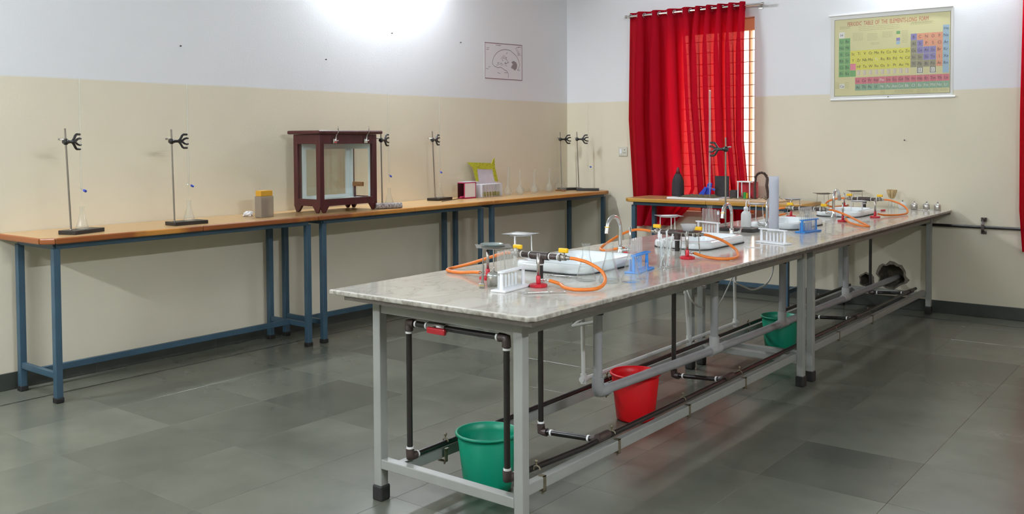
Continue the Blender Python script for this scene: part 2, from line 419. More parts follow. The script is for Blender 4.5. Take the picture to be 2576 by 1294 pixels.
struct(MB().box(-WT, 0, RY-WT, WT, -.05, RZ).build('wall_left', M_WALL))
struct(MB().box(RX, RX+WT, RY-WT, WT, -.05, RZ).build('wall_right', M_WALL))
struct(MB().box(0, RX, RY-WT, RY, -.05, RZ).build('wall_back', M_WALL))
struct(MB().box(-WT, RX+WT, RY-WT, WT, RZ, RZ+.12).build('ceiling', M_CEIL))
fl = struct(MB().box(-WT, RX+WT, RY-WT, WT, -.12, -.02).build('floor', M_GROUT))

# floor: kota slabs laid inside a black strip and a border course
G = .2985; BW = .022
TWX, TWY = .5314, .565
xe = [G+BW] + [4.04 + TWX*k for k in range(-6, 6)] ; xe = [x for x in xe if x < RX-G-BW-.05] + [RX-G-BW]
ye = sorted([-3.88 + TWY*k for k in range(-10, 7)]); ye = [RY+G+BW] + [y for y in ye if RY+G+BW+.06 < y < -G-BW-.06] + [-G-BW]
TILES = {}
def tile(x0, x1, y0, y1, m=M_TILE, name='stone_tile', gap=.0004):
    k = (round(x1-x0, 3), round(y1-y0, 3), m.name)
    if k not in TILES:
        w, h = (x1-x0)/2-gap, (y1-y0)/2-gap; c = .0008
        t = MB()
        lv = [(w, h, -.018), (w, h, -c*.6), (w-c, h-c, 0)]
        vs = []; 
        for a, d, z in lv: vs += [(-a, -d, z), (a, -d, z), (a, d, z), (-a, d, z)]
        fs = [(i+4*j, (i+1) % 4+4*j, (i+1) % 4+4*j+4, i+4*j+4) for j in range(2) for i in range(4)] + [(8, 9, 10, 11)]
        t.add(vs, fs); o = t.build(name, m); TILES[k] = o.data
    else:
        o = bpy.data.objects.new(name, TILES[k]); COL.objects.link(o)
    o.location = ((x0+x1)/2, (y0+y1)/2, -random.uniform(0, .0004)); o.parent = fl
    return o
for x0, x1 in zip(xe[:-1], xe[1:]):
    for y0, y1 in zip(ye[:-1], ye[1:]):
        tile(x0, x1, y0, y1, M_TILE_D if (abs(x0-4.04) < .01 and abs(y1+3.88) < .01) or (round((x0-.3)/TWX), round(-y0/TWY)) in ((2, 9), (1, 7), (7, 12), (4, 6), (10, 10)) else M_TILE)
def run(a, c, step):
    n = max(1, round((c-a)/step)); return [(a+(c-a)*i/n, a+(c-a)*(i+1)/n) for i in range(n)]
for y0, y1 in run(RY+G, -G, .9): tile(0, G, y0, y1, name='border_tile'); tile(RX-G, RX, y0, y1, name='border_tile')
for x0, x1 in run(0, RX, .9): tile(x0, x1, -G, 0, name='border_tile'); tile(x0, x1, RY, RY+G, name='border_tile')
for y0, y1 in run(RY+G, -G, 1.8): tile(G, G+BW, y0, y1, M_BAND, 'black_strip'); tile(RX-G-BW, RX-G, y0, y1, M_BAND, 'black_strip')
for x0, x1 in run(G+BW, RX-G-BW, 1.8): tile(x0, x1, -G-BW, -G, M_BAND, 'black_strip'); tile(x0, x1, RY+G, RY+G+BW, M_BAND, 'black_strip')

def skirting(name, a, c, axis):
    root = struct(MB().box(*( (0, .004, a, c, 0, .099) if axis == 'left' else (RX-.004, RX, a, c, 0, .099) if axis == 'right' else (a, c, -.004, 0, 0, .099) if axis == 'far' else (a, c, RY, RY+.004, 0, .099))).build(name, M_GROUT))
    for p, q in run(a, c, .9):
        p += .0006; q -= .0006
        B = {'left': (.001, .014, p, q), 'right': (RX-.014, RX-.001, p, q), 'far': (p, q, -.014, -.001), 'back': (p, q, RY+.001, RY+.014)}[axis]
        MB().box(*B, 0.0005, .1).build('stone_strip', M_SKIRT, root, bevel=.0015, seg=1)
skirting('baseboard_left', RY+.015, -.015, 'left'); skirting('baseboard_right', RY+.015, -.015, 'right')
skirting('baseboard_far', 0, RX, 'far'); skirting('baseboard_back', 0, RX, 'back')

# windows: wooden frame, glazing, iron grille
def window(n, x0, x1, z0, z1):
    r = struct(bpy.data.objects.new('window_%d' % n, None)); COL.objects.link(r); r.location = (x0, .1, z0)
    e = .002; W0, W1 = x0+e, x1-e
    MB().box(W0, W0+.085, .085, .145, z0+e, z1-e).build('frame_stile', M_FRAMEW, r, bevel=.004)
    MB().box(x1-.094, x1-.078, .085, .145, z0+.07, z1-.115).build('frame_stile', M_FRAMEW, r, bevel=.003)
    MB().box(x1-.02, W1, .085, .145, z0+.07, z1-.115).build('frame_stile', M_FRAMEW, r, bevel=.003)
    MB().box(W0+.085, W1, .085, .145, z1-.115, z1-e).build('frame_rail', M_FRAMEW, r, bevel=.004)
    MB().box(W0+.085, W1, .085, .145, z0+e, z0+.07).build('frame_rail', M_FRAMEW, r, bevel=.004)
    mid = (x0+x1)/2+.06
    MB().box(mid-.02, mid+.02, .09, .14, z0+.07, z1-.115).build('frame_mullion', M_FRAMEW, r, bevel=.004)
    MB().box(W0+.085, x1-.02, .118, .122, z0+.07, z1-.115).build('pane', M_PANE, r)
    z = z0+.07+.06
    while z < z1-.13:
        MB().cyl((W0+.01, .07, z), (W1-.003, .07, z), .0038, 6).build('grille_bar', M_IRON, r); z += .1075
for i, w in enumerate(WIN): window(i+1, *w)
# ground outside, seen only as brightness beyond the panes
g = struct(MB().box(-6, 14, WT+.02, 12, -1.0, -.9).build('ground', principled('dry_ground', rgb(190,170,140), .9, var=.2, vscale=2)))

# fluorescent battens on the walls; the last three are unseen, added for fill
def batten(label, c, d, nrm, k=1.0, L=1.22):
    c, d, nv = Vector(c), Vector(d), Vector(nrm)
    t = thing('tube_light', label, 'light', c, 'fluorescent battens on the walls')
    M = Matrix((d, nv, Vector((0,0,1)))).transposed().to_4x4(); M.translation = c
    MB().box(-L/2, L/2, .001, .03, -.025, .025, 0, M).build('housing', M_WHITE, t, bevel=.003)
    for s in (-1, 1):
        MB().box(s*(L/2-.03)-.012, s*(L/2-.03)+.012, .03, .085, -.014, .014, 0, M).build('lamp_holder', M_WPL, t, bevel=.003)
    em = emission('lit_fluorescent_tube', TUBE_COL+(1,), k*TUBE_WATT/(PI*2*PI*.013*1.12))
    MB().cyl(M @ Vector((-.56, .062, 0)), M @ Vector((.56, .062, 0)), .013, 16).build('tube', em, t)
batten('lit fluorescent batten high on the left wall above the balance case', (0, -2.72, 3.0), (0, 1, 0), (1, 0, 0), 1.15)
batten('lit fluorescent batten high on the far wall above the periodic table', (3.75, 0, 2.95), (-1, 0, 0), (0, -1, 0), .3)
batten('unseen fill batten added high on the right wall', (RX, -6.6, 2.8), (0, -1, 0), (-1, 0, 0), 1.7)  # added out of view to light the left wall broadly
batten('unseen fill batten added high on the back wall behind the photographer', (2.6, RY, 2.8), (1, 0, 0), (0, 1, 0), 1.7)  # added behind the camera as general fill light
batten('unseen fill batten added on the left wall near the back of the room', (0, -7.3, 2.86), (0, 1, 0), (1, 0, 0), 1.25)  # added out of view to brighten the upper left wall

# ---------------------------------------------------------------- curtains
def rod(label, x0, x1, z):
    t = thing('curtain_rod', label, 'curtain rod', ((x0+x1)/2, -.1, z))
    MB().cyl((x0, -.1, z), (x1, -.1, z), .0115, 14).build('pole', M_CHROME, t)
    for x in (x0, x1):
        s = 1 if x == x1 else -1
        MB().cyl((x, -.1, z), (x+s*.018, -.1, z), .0155, 14).build('finial', M_STEEL, t)
    for x in (x0+.015, x1-.05):
        MB().bar((x, -.001, z-.005), (x, -.1, z-.005), .014, .02).box(x-.02, x+.02, -.006, -.0005, z-.035, z+.025).build('bracket', M_STEEL, t, bevel=.002)
    return t
def curtain(label, xt0, xt1, nf, ztop, left, right, hem, seed=0, push=0.0):
    # left/right/hem: functions of s (0 top..1 bottom) or of u giving the panel's outline
    rnd = random.Random(seed); NU, NV = nf*14, 40
    t = thing('curtain', label, 'curtain', ((xt0+xt1)/2, -.1, ztop), 'red eyelet curtains')
    ph = [rnd.uniform(-.5, .5) for _ in range(nf+2)]; am = [rnd.uniform(.7, 1.25) for _ in range(nf+2)]
    vs = []; fs = []
    for j in range(NV+1):
        s = j/NV
        for i in range(NU+1):
            u = i/NU
            zb = hem(u); z = ztop - (ztop-zb)*s
            x0, x1 = left(s), right(s)
            k = u*nf; ki = int(min(k, nf)); fr = k-ki
            a = am[ki]*(1-fr)+am[min(ki+1, nf+1)]*fr
            uu = u + .018*math.sin(2*PI*u*1.5+seed)*s
            x = x0+(x1-x0)*uu - .026*min(1, s*4+.15)*math.sin(2*PI*k*2)*(1 if .02 < u < .98 else .2)
            y = -.1 + (.036+.012*min(1, s*3))*a**s*math.sin(2*PI*k + .7*s*ph[min(ki+1, nf+1)]) + .012*s*math.sin(2*PI*k*.5+seed) - push*min(1, s*6)
            vs.append((x, y, z))
    W = NU+1
    for j in range(NV):
        for i in range(NU):
            fs.append((j*W+i, j*W+i+1, (j+1)*W+i+1, (j+1)*W+i))
    MB().add(vs, fs, 0, True).build('cloth', M_CURTAIN, t)
    # thicker heading band at the eyelets
    hv = [];
    for (z) in (ztop+.002, ztop-.085):
        for i in range(NU+1):
            u = i/NU; k = u*nf
            hv.append((xt0+(xt1-xt0)*u+.0, -.1+.036*math.sin(2*PI*k)-.0012, z))
    MB().add(hv, [(i, i+1, W+i+1, W+i) for i in range(NU)], 0, True).build('heading_band', M_CURTAIN, t)
    zr = ztop-.036
    for k in range(nf*2):
        u = (k+.5)/(nf*2) if False else (k/2)/nf
        if u <= 0.001: u = .012
        x = xt0+(xt1-xt0)*u; sg = 1 if k % 2 == 0 else -1
        MM = Matrix.Translation((x, -.1, zr)) @ Matrix.Rotation(PI/2, 4, 'Y') @ Matrix.Rotation(sg*.5, 4, 'X')
        MB().tube([MM @ Vector((.021*math.cos(2*PI*q/16), .021*math.sin(2*PI*q/16), 0)) for q in range(16)], .0045, 6, closed=True).build('eyelet', M_CHROME, t)
    return t
def lerp(a, c): return lambda s: a+(c-a)*s
def keys(*kv):
    def f(s):
        for (s0, v0), (s1, v1) in zip(kv[:-1], kv[1:]):
            if s <= s1: return v0+(v1-v0)*(s-s0)/(s1-s0)
        return kv[-1][1]
    return f
rod('shiny curtain rod above the window with the red curtains at centre', .795, 2.205, 2.663)
curtain('red sheer eyelet curtain, left panel of the centre window', .83, 1.49, 4, 2.697,
        keys((0, .83), (.5, .80), (1, .86)), keys((0, 1.488), (.1, 1.51), (.42, 1.548), (.83, 1.62), (.9, 1.53), (1, 1.30)), lambda u: .575+.03*u, 1)
curtain('red sheer eyelet curtain, right panel of the centre window', 1.487, 2.05, 5, 2.697,
        keys((0, 1.489), (.1, 1.48), (.42, 1.50), (.83, 1.57), (1, 1.65)), keys((0, 2.05), (.6, 2.06), (.85, 2.115), (1, 2.15)), lambda u: .575, 2, .03)
rod('shiny curtain rod over the second window beyond the right edge', 4.24, 5.95, 2.663)
curtain('red eyelet curtain at the right edge of the photo, left panel of its window', 4.31, 5.02, 5, 2.697,
        keys((0, 4.315), (.5, 4.30), (.85, 4.305), (1, 4.33)), keys((0, 5.02), (1, 5.05)), lambda u: .55, 3)
curtain('red eyelet curtain outside the right edge, right panel of its window', 5.10, 5.85, 5, 2.697, lerp(5.10, 5.12), lerp(5.85, 5.88), lambda u: .55, 4)

# ---------------------------------------------------------------- wall-hung things
# periodic table chart
PX0, PX1, PZ0, PZ1 = 2.834, 3.777, 1.806, 2.471
ch = thing('wall_chart', 'yellow printed periodic table of the elements chart hanging on the far wall', 'chart', (3.3, 0, 2.51))
def bulge(x, z):
    u = (x-PX0)/(PX1-PX0); v = (z-PZ0)/(PZ1-PZ0)
    return -.0035 - .011*(1-abs(2*u-1)**4)*(.35+.65*math.sin(PI*min(1, max(0, v)))) 
def sheet(x0, x1, z0, z1, off, nx=24, nz=10):
    vs = []; 
    for j in range(nz+1):
        for i in range(nx+1):
            x = x0+(x1-x0)*i/nx; z = z0+(z1-z0)*j/nz
            vs.append((x, bulge(x, z)-off, z))
    return vs, [(j*(nx+1)+i, j*(nx+1)+i+1, (j+1)*(nx+1)+i+1, (j+1)*(nx+1)+i) for j in range(nz) for i in range(nx)]
M_SHEET = principled('glossy_white_vinyl', rgb(216,216,210), .4, spec=.35)
def ink(n, *c): return principled(n, rgb(*[(x*.82+y*.18)*.94 for x, y in zip(c, (216, 214, 190))]), .4, spec=.35)
M_Y = ink('print_pale_yellow', 214,208,152)
PR = [ink('print_green', 98,158,92), ink('print_white', 232,232,226), ink('print_yellow', 224,216,74), ink('print_orange', 226,146,112), ink('print_violet', 128,118,178),
      ink('print_olive', 142,136,112), ink('print_blue', 150,184,212), ink('print_rose', 206,100,118), ink('print_sage', 124,164,136), ink('print_pink', 226,120,140), ink('print_cream', 226,218,150), ink('print_dark', 56,52,50), ink('print_red', 176,76,62), ink('print_grey', 150,144,116), ink('print_line', 138,134,96), ink('print_beige', 206,190,172)]
vs, fs = sheet(PX0-.035, PX1+.02, PZ0-.03, PZ1+.04, 0); MB().add(vs, fs, 0, True).build('sheet', M_SHEET, ch)
vs, fs = sheet(PX0, PX1, PZ0, PZ1, .0006); MB().add(vs, fs, 0, True).build('printed_ground', M_Y, ch)
MB().tube([(2.786, -.008, 2.508), (3.795, -.008, 2.508)], .0085, 10).build('top_batten', M_WHITE, ch)
MB().tube([(2.805, -.010, 1.776), (3.818, -.010, 1.776)], .0095, 10).build('bottom_batten', M_WHITE, ch)
MB().tube([(3.293, -.02, 1.79), (3.293, -.012, 1.79)], .004, 8).build('eyelet', M_INK, ch)
Wd, Hd = PX1-PX0, PZ1-PZ0
def fx(s): return PX0+Wd*s
def fz(t): return PZ1-Hd*t
def patch(b, s0, s1, t0, t1, mi, off=.0012):
    x0, x1, z0, z1 = fx(s0), fx(s1), fz(t1), fz(t0); n = max(1, int((s1-s0)/.06))
    vs = []; 
    for z in (z0, z1):
        for i in range(n+1):
            x = x0+(x1-x0)*i/n; vs.append((x, bulge(x, z)-off, z))
    b.add(vs, [(i, i+1, n+2+i, n+1+i) for i in range(n)], mi)
CW, C0, RH, R0 = .0527, .042, .084, .163
lines = MB(); words = MB()
def one_cell(s0, s1, t0, t1, mi):
    b = MB(); patch(b, s0, s1, t0, t1, 0); b.build('element_cell', PR[mi], ch)
def cell(c, r, mi, c0=C0, cw=CW): one_cell(c0+cw*c+.001, c0+cw*(c+1)-.001, R0+RH*r+.0015, R0+RH*(r+1)-.0015, mi)
cell(0, 0, 1)
for r in range(1, 7): cell(0, r, 0); cell(1, r, 0)
for r in (3, 4, 5):
    for c in range(2, 12): cell(c, r, 9 if (r, c) == (5, 2) else 2)
cell(2, 6, 0)
for c in range(3, 12): cell(c, 6, 10)
O_, V_, L_, B_ = 3, 4, 5, 6
for r, row in {1: [V_, O_, O_, O_, O_], 2: [L_, V_, O_, O_, O_], 3: [L_, V_, V_, V_, O_], 4: [L_, L_, V_, V_, O_], 5: [L_, L_, L_, L_, O_]}.items():
    for i, m in enumerate(row): cell(12+i, r, m)
for r in range(0, 7): cell(17, r, B_)
for c in (13, 15): cell(c, 6, 1)
L0, LW = .192, .0535
for i in range(15):
    one_cell(L0+LW*i+.001, L0+LW*(i+1)-.001, .765, .848, 7); one_cell(L0+LW*i+.001, L0+LW*(i+1)-.001, .85, .932, 8)
one_cell(.05, .095, .84, .9, 1)
for i, m in enumerate((0, 10, 4, 6)): one_cell(.553, .585, .2+.043*i, .238+.043*i, m)
# border line, rules and unreadable small print
for a in ((0, 1, 0, .004), (0, 1, .996, 1), (0, .0025, 0, 1), (.9975, 1, 0, 1)): patch(lines, *a, 11, .0016)
for c in range(3, 12): patch(lines, C0+CW*c+.012, C0+CW*c+.04, .672, .735, 15, .0018); patch(lines, C0+CW*c+.017, C0+CW*c+.022, .68, .73, 1, .0022)
for c in (13, 15):
    for (a, q, t, w) in ((.004, .05, .668, .674), (.004, .05, .735, .741), (.004, .009, .668, .741), (.045, .05, .668, .741), (.017, .02, .68, .73), (.03, .033, .68, .73)): patch(lines, C0+CW*c+a, C0+CW*c+q, t, w, 11, .0018)
rnd = random.Random(2)
for (s0, s1, t0, nl, st) in ((.22, .58, .115, 3, .022), (.05, .14, .095, 3, .012), (.17, .26, .19, 7, .016), (.3, .39, .21, 6, .016), (.43, .52, .2, 5, .016), (.33, .41, .33, 2, .015), (.67, .85, .115, 2, .016), (.68, .86, .1, 2, .012), (.6, .65, .2, 9, .018), (.01, .05, .82, 5, .018), (.10, .14, .82, 5, .018), (.54, .7, .945, 3, .014), (.73, .84, .945, 4, .013), (.86, .9, .945, 3, .013), (.92, .98, .95, 2, .013), (.42, .46, .95, 3, .014)):
    for i in range(nl):
        x = s0
        while x < s1:
            w = rnd.uniform(.008, .03); patch(lines, x, min(s1, x+w), t0+st*i, t0+st*i+.003, 14, .0016); x += w+.004
tag(lines.build('printed_rules', PR, ch), kind='stuff')
def text_into(b, txt, s, t, h, mi, width=None, off=.0022, sq=1.0):
    # letters of the built-in vector font, laid flat on the chart
    cu = bpy.data.curves.new('t', 'FONT'); cu.body = txt; cu.align_x = 'CENTER'; cu.align_y = 'CENTER'; cu.size = 1; cu.resolution_u = 2
    o = bpy.data.objects.new('t', cu); COL.objects.link(o); bpy.context.view_layer.update()
    me = o.to_mesh(); 
    xs_ = [v.co.x for v in me.vertices]; ys_ = [v.co.y for v in me.vertices]
    k = h/max(.001, max(ys_)-min(ys_)); kx = (width/(max(xs_)-min(xs_))) if width else k*sq
    cx = (max(xs_)+min(xs_))/2; cy = (max(ys_)+min(ys_))/2
    vs = []
    for v in me.vertices:
        x = fx(s)+(v.co.x-cx)*kx; z = fz(t)+(v.co.y-cy)*k
        vs.append((x, bulge(x, z)-off, z))
    b.add(vs, [tuple(p.vertices) for p in me.polygons], mi)
    o.to_mesh_clear(); bpy.data.objects.remove(o); bpy.data.curves.remove(cu)
text_into(words, 'PERIODIC  TABLE  OF  THE  ELEMENTS-LONG  FORM', .47, .068, .036, 12, Wd*.7)
SYM = {0: {0: 'H', 17: 'He'}, 1: {0: 'Li', 1: 'Be', 12: 'B', 13: 'C', 14: 'N', 15: 'O', 16: 'F', 17: 'Ne'}, 2: {0: 'Na', 1: 'Mg', 12: 'Al', 13: 'Si', 14: 'P', 15: 'S', 16: 'Cl', 17: 'Ar'},
       3: dict(enumerate('K Ca Sc Ti V Cr Mn Fe Co Ni Cu Zn Ga Ge As Se Br Kr'.split())), 4: dict(enumerate('Rb Sr Y Zr Nb Mo Tc Ru Rh Pd Ag Cd In Sn Sb Te I Xe'.split())),
       5: {0: 'Cs', 1: 'Ba', **dict(enumerate('Hf Ta W Re Os Ir Pt Au Hg Tl Pb Bi Po At Rn'.split(), 3))}, 6: {0: 'Fr', 1: 'Ra'}}
for r, d in SYM.items():
    for c, sy in d.items():
        mi = 11
        if sy in ('Tc',): mi = 1
        text_into(words, sy, C0+CW*(c+.5), R0+RH*(r+.5), .024, mi, sq=.9)
for i, sy in enumerate('La Ce Pr Nd Pm Sm Eu Gd Tb Dy Ho Er Tm Yb Lu'.split()): text_into(words, sy, L0+LW*(i+.5), .806, .024, 1 if sy == 'Pm' else 11, sq=.85)
for i, sy in enumerate('Ac Th Pa U Np Pu Am Cm Bk Cf Es Fm Md No Lr'.split()): text_into(words, sy, L0+LW*(i+.5), .89, .024, 11 if i < 4 else 1, sq=.85)
text_into(words, 'Ca', .0725, .87, .022, 11)
tag(words.build('lettering', PR, ch), kind='stuff')

# pencil drawing of a brain on the left wall
dr = thing('brain_drawing', 'white sheet with a line drawing of a brain taped to the left wall', 'drawing', (0, -1.087, 2.2))
def dy(u): return -1.377+u*.588
def dz(u, v): return 2.366+u*.016-v*(.34+u*.013)
q = [(dy(0), dz(0,1)), (dy(1), dz(1,1)), (dy(1), dz(1,0)), (dy(0), dz(0,0))]
MB().add([(.0015, y, z) for y, z in q]+[(.0001, y, z) for y, z in q], [(0,1,2,3), (4,7,6,5)]+[(i, 4+i, 4+(i+1) % 4, (i+1) % 4) for i in range(4)]).build('paper', M_PAPER, dr)
M_PENCIL = principled('pencil_grey', rgb(128,112,110), .8); M_MAROON = principled('maroon_line', rgb(126,92,98), .7)
def stroke(b, pts, w, mi=0, closed=False):
    P = [Vector((.0022, dy(u), dz(u, v))) for u, v in pts]
    if closed: P.append(P[0])
    for a, c in zip(P[:-1], P[1:]):
        d = (c-a); 
        if d.length < 1e-5: continue
        nn = Vector((0, -d.z, d.y)).normalized()*w/2
        b.add([a-nn, c-nn, c+nn, a+nn], [(0,1,2,3)], mi)
b = MB()
stroke(b, [(.006,.008), (.994,.008), (.994,.992), (.006,.992)], .007, 0, True); b.build('border_line', M_MAROON, dr)
b = MB()
stroke(b, [(.2+.72*(.5-.5*math.cos(a)), .58-.42*math.sin(a)*(1.0 if a < 2 else .95)) for a in [PI*i/26 for i in range(27)]], .005)
stroke(b, [(.2,.58), (.24,.64), (.34,.68), (.42,.66), (.5,.72), (.58,.76), (.62,.84), (.61,.95)], .005)
stroke(b, [(.92,.58), (.9,.66), (.86,.72)], .005)
rnd = random.Random(6)
for i in range(16):
    u, v = rnd.uniform(.3, .66), rnd.uniform(.28, .62); p = [(u, v)]
    for k in range(4): u += rnd.uniform(-.05, .06); v += rnd.uniform(-.05, .05); p.append((u, v))
    stroke(b, p, .0022)
for i in range(14):
    u = rnd.choice([rnd.uniform(.02, .1), rnd.uniform(.86, .96), rnd.uniform(.2, .9)]); v = rnd.uniform(.05, .95)
    if .2 < u < .85: v = rnd.choice([rnd.uniform(.03, .1), rnd.uniform(.8, .95)])
    stroke(b, [(u, v), (u+rnd.uniform(.03, .09), v+rnd.uniform(-.015, .015))], .004)
for k in range(5): stroke(b, [(.8+.02*k, .12+.03*k), (.86+.03*k, .1+.05*k)], .0025)
tag(b.build('pencil_lines', M_PENCIL, dr), kind='stuff')
b = MB(); pb = [(.70,.50), (.76,.46), (.83,.49), (.86,.57), (.85,.66), (.8,.73), (.75,.69), (.69,.66), (.71,.6), (.74,.56)]
b.add([(.002, dy(u), dz(u, v)) for u, v in pb], [tuple(range(len(pb)))]); b.build('shaded_patch', principled('pencil_shade', rgb(150,138,138), .8, var=.25, vscale=120), dr)

# switch plate, nails
sw = thing('switch_plate', 'white switch and socket plate on the far wall left of the red curtain', 'switch', (.69, 0, 1.315))
MB().box(.64, .74, -.012, -.0005, 1.27, 1.365).build('plate', principled('ivory_plastic', rgb(206,206,190), .4), sw, bevel=.004)
MB().box(.655, .68, -.017, -.011, 1.295, 1.345).build('rocker', M_WPL, sw, bevel=.002)
MB().cyl((.712, -.0135, 1.335), (.712, -.011, 1.335), .005, 8).cyl((.702, -.0135, 1.305), (.702, -.011, 1.305), .004, 8).cyl((.722, -.0135, 1.305), (.722, -.011, 1.305), .004, 8).build('socket_hole', M_INK, sw)
for (p, lab) in [((0, -4.599, 2.086), 'dark nail in the white left wall, farthest left'), ((0, -3.329, 2.077), 'dark nail in the left wall above the balance case'), ((0, -2.606, 2.343), 'dark nail in the left wall under the light glare'), ((0, -1.727, 2.335), 'dark nail in the left wall left of the brain drawing'), ((3.427, 0, 1.422), 'dark nail in the cream far wall below the periodic table')]:
    d = Vector((1, 0, 0)) if p[0] == 0 else Vector((0, -1, 0)); p = Vector(p)
    MM = d.to_track_quat('Z', 'Y').to_matrix().to_4x4()
    o = MB().solid([(.0025, .0004), (.0025, .012), (.006, .0125), (.005, .015)], p, 10, 0, MM).build('nail', M_INK, base=p)
    tag(o, lab, 'nail', 'nails in the walls')
# gas pipe on the far wall
gp = thing('gas_wall_pipe', 'black gas pipe clipped along the far wall right of the work table', 'pipe', (4.5, -.04, .725))
MB().cyl((3.42, -.04, .726), (6.9, -.04, .718), .0125, 12).build('pipe', M_BLACKPIPE, gp)
b = MB(); b.bar((4.04, -.012, .775), (4.04, -.056, .745), .022, .004).bar((4.04, -.056, .745), (4.04, -.056, .705), .022, .004).bar((4.04, -.056, .705), (4.036, -.012, .682), .022, .004)
b.box(4.02, 4.06, -.014, -.0005, .768, .80).box(4.02, 4.06, -.014, -.0005, .668, .69); b.ball((4.045, -.02, .79), .011, 8).ball((4.04, -.02, .678), .01, 8); b.build('saddle_clip', M_FITTING, gp)

# ---------------------------------------------------------------- benches along the walls
def leg(b, x, y, z1, w=.019): b.box(x-w, x+w, y-w, y+w, .028, z1)
def bench(label, x0, x1, y0, y1, zt, legs, rails, nose, front, group='blue framed wooden benches', th=.034):
    # nose: sides carrying a rounded wooden edge ('e' east, 's' south, 'w', 'n'); legs: (x, y); rails: bars ((a),(b))
    t = thing('lab_bench', label, 'bench', ((x0+x1)/2, (y0+y1)/2, 0), group)
    nb = .016
    a0 = x0+(nb if 'w' in nose else 0); a1 = x1-(nb if 'e' in nose else 0); c0 = y0+(nb if 's' in nose else 0); c1 = y1-(nb if 'n' in nose else 0)
    cut = .055
    def outline(p0, p1, q0, q1, c):
        return [(p0+(c if 'w' in nose and 's' in nose else 0), q0), (p1-(c if 'e' in nose and 's' in nose else 0), q0)] + ([(p1, q0+c)] if 'e' in nose and 's' in nose else []) + \
               [(p1, q1-(c if 'e' in nose and 'n' in nose else 0))] + ([(p1-c, q1)] if 'e' in nose and 'n' in nose else []) + [(p0, q1)] + ([(p0, q0+c)] if 'w' in nose and 's' in nose else [])
    MB().prism(outline(a0, a1, c0, c1, cut), zt-th+.004, zt).build('tabletop', M_LAM, t, bevel=.001, seg=1)
    mn = M_NOSE2 if front == 's' else M_NOSE
    O = outline(x0, x1, y0, y1, cut+.006); I = outline(a0, a1, c0, c1, cut)
    for i in range(len(O)):
        p, q, r, s_ = O[i], O[(i+1) % len(O)], I[(i+1) % len(I)], I[i]
        if (Vector(p)-Vector(s_)).length < 1e-6 or (Vector(q)-Vector(r)).length < 1e-6: continue
        mid = (Vector(p)+Vector(q))/2; im = (Vector(r)+Vector(s_))/2
        if (mid-im).length < .004: continue
        L = (Vector(q)-Vector(p)).length; k = max(1, round(L/1.0))
        for j in range(k):
            P = [Vector(p).lerp(Vector(q), j/k), Vector(p).lerp(Vector(q), (j+1)/k), Vector(s_).lerp(Vector(r), (j+1)/k), Vector(s_).lerp(Vector(r), j/k)]
            MB().prism([tuple(v) for v in P], zt-th, zt+.0005).build('edge_strip', mn, t, bevel=.008, seg=3)
    for x, y in legs:
        b = MB(); leg(b, x, y, zt-th-.028); o = b.build('leg', M_BLUE, t, bevel=.002, seg=1)
        MB().prism([(x-.023, y-.023), (x+.023, y-.023), (x+.023, y+.023), (x-.023, y+.023)], 0.0003, .03).build('rubber_foot', M_RUBBER, o, bevel=.004)
    for a, c, w, h in rails: MB().bar(a, c, w, h).build('rail', M_BLUE, t, bevel=.002, seg=1)
    return t
def wall_bench(label, y0, y1, l0, l1, nose):
    f, r = .506, .085
    rl = [((f, l0, .868), (f, l1, .868), .025, .03), ((r, l0, .868), (r, l1, .868), .025, .03), ((r, l0, .868), (f, l0, .868), .025, .03), ((r, l1, .868), (f, l1, .868), .025, .03),
          ((r+.019, l0, .15), (f-.019, l0, .15), .025, .035), ((r+.019, l1, .15), (f-.019, l1, .15), .025, .035), ((.3, l0+.0125, .15), (.3, l1-.0125, .15), .025, .036)]
    return bench(label, .004, .58, y0, y1, .92, [(f, l0), (f, l1), (r, l0), (r, l1)], rl, nose, 'e')
wall_bench('wooden topped bench with blue legs along the left wall, nearest the camera', -5.81, -3.905, -5.715, -3.95, 'es')
wall_bench('wooden topped bench along the left wall under the balance case, middle of three', -3.902, -1.968, -3.81, -2.055, 'e')
wall_bench('wooden topped bench at the far end of the left wall in the corner', -1.965, -.045, -1.905, -.095, 'en')
zf = .895
bench('short wooden topped bench in front of the centre window curtain', 1.10, 2.80, -.70, -.205, zf, [(1.19, -.635), (1.19, -.255), (2.66, -.635), (2.66, -.255)],
      [((1.19, -.635, .845), (2.66, -.635, .845), .025, .03), ((1.19, -.255, .845), (2.66, -.255, .845), .025, .03), ((1.19, -.635, .845), (1.19, -.255, .845), .025, .03), ((2.66, -.635, .845), (2.66, -.255, .845), .025, .03),
       ((1.19, -.616, .15), (1.19, -.274, .15), .025, .035), ((2.66, -.616, .15), (2.66, -.274, .15), .025, .035), ((1.2025, -.43, .15), (2.6475, -.43, .15), .025, .036)], 'swe', 's')

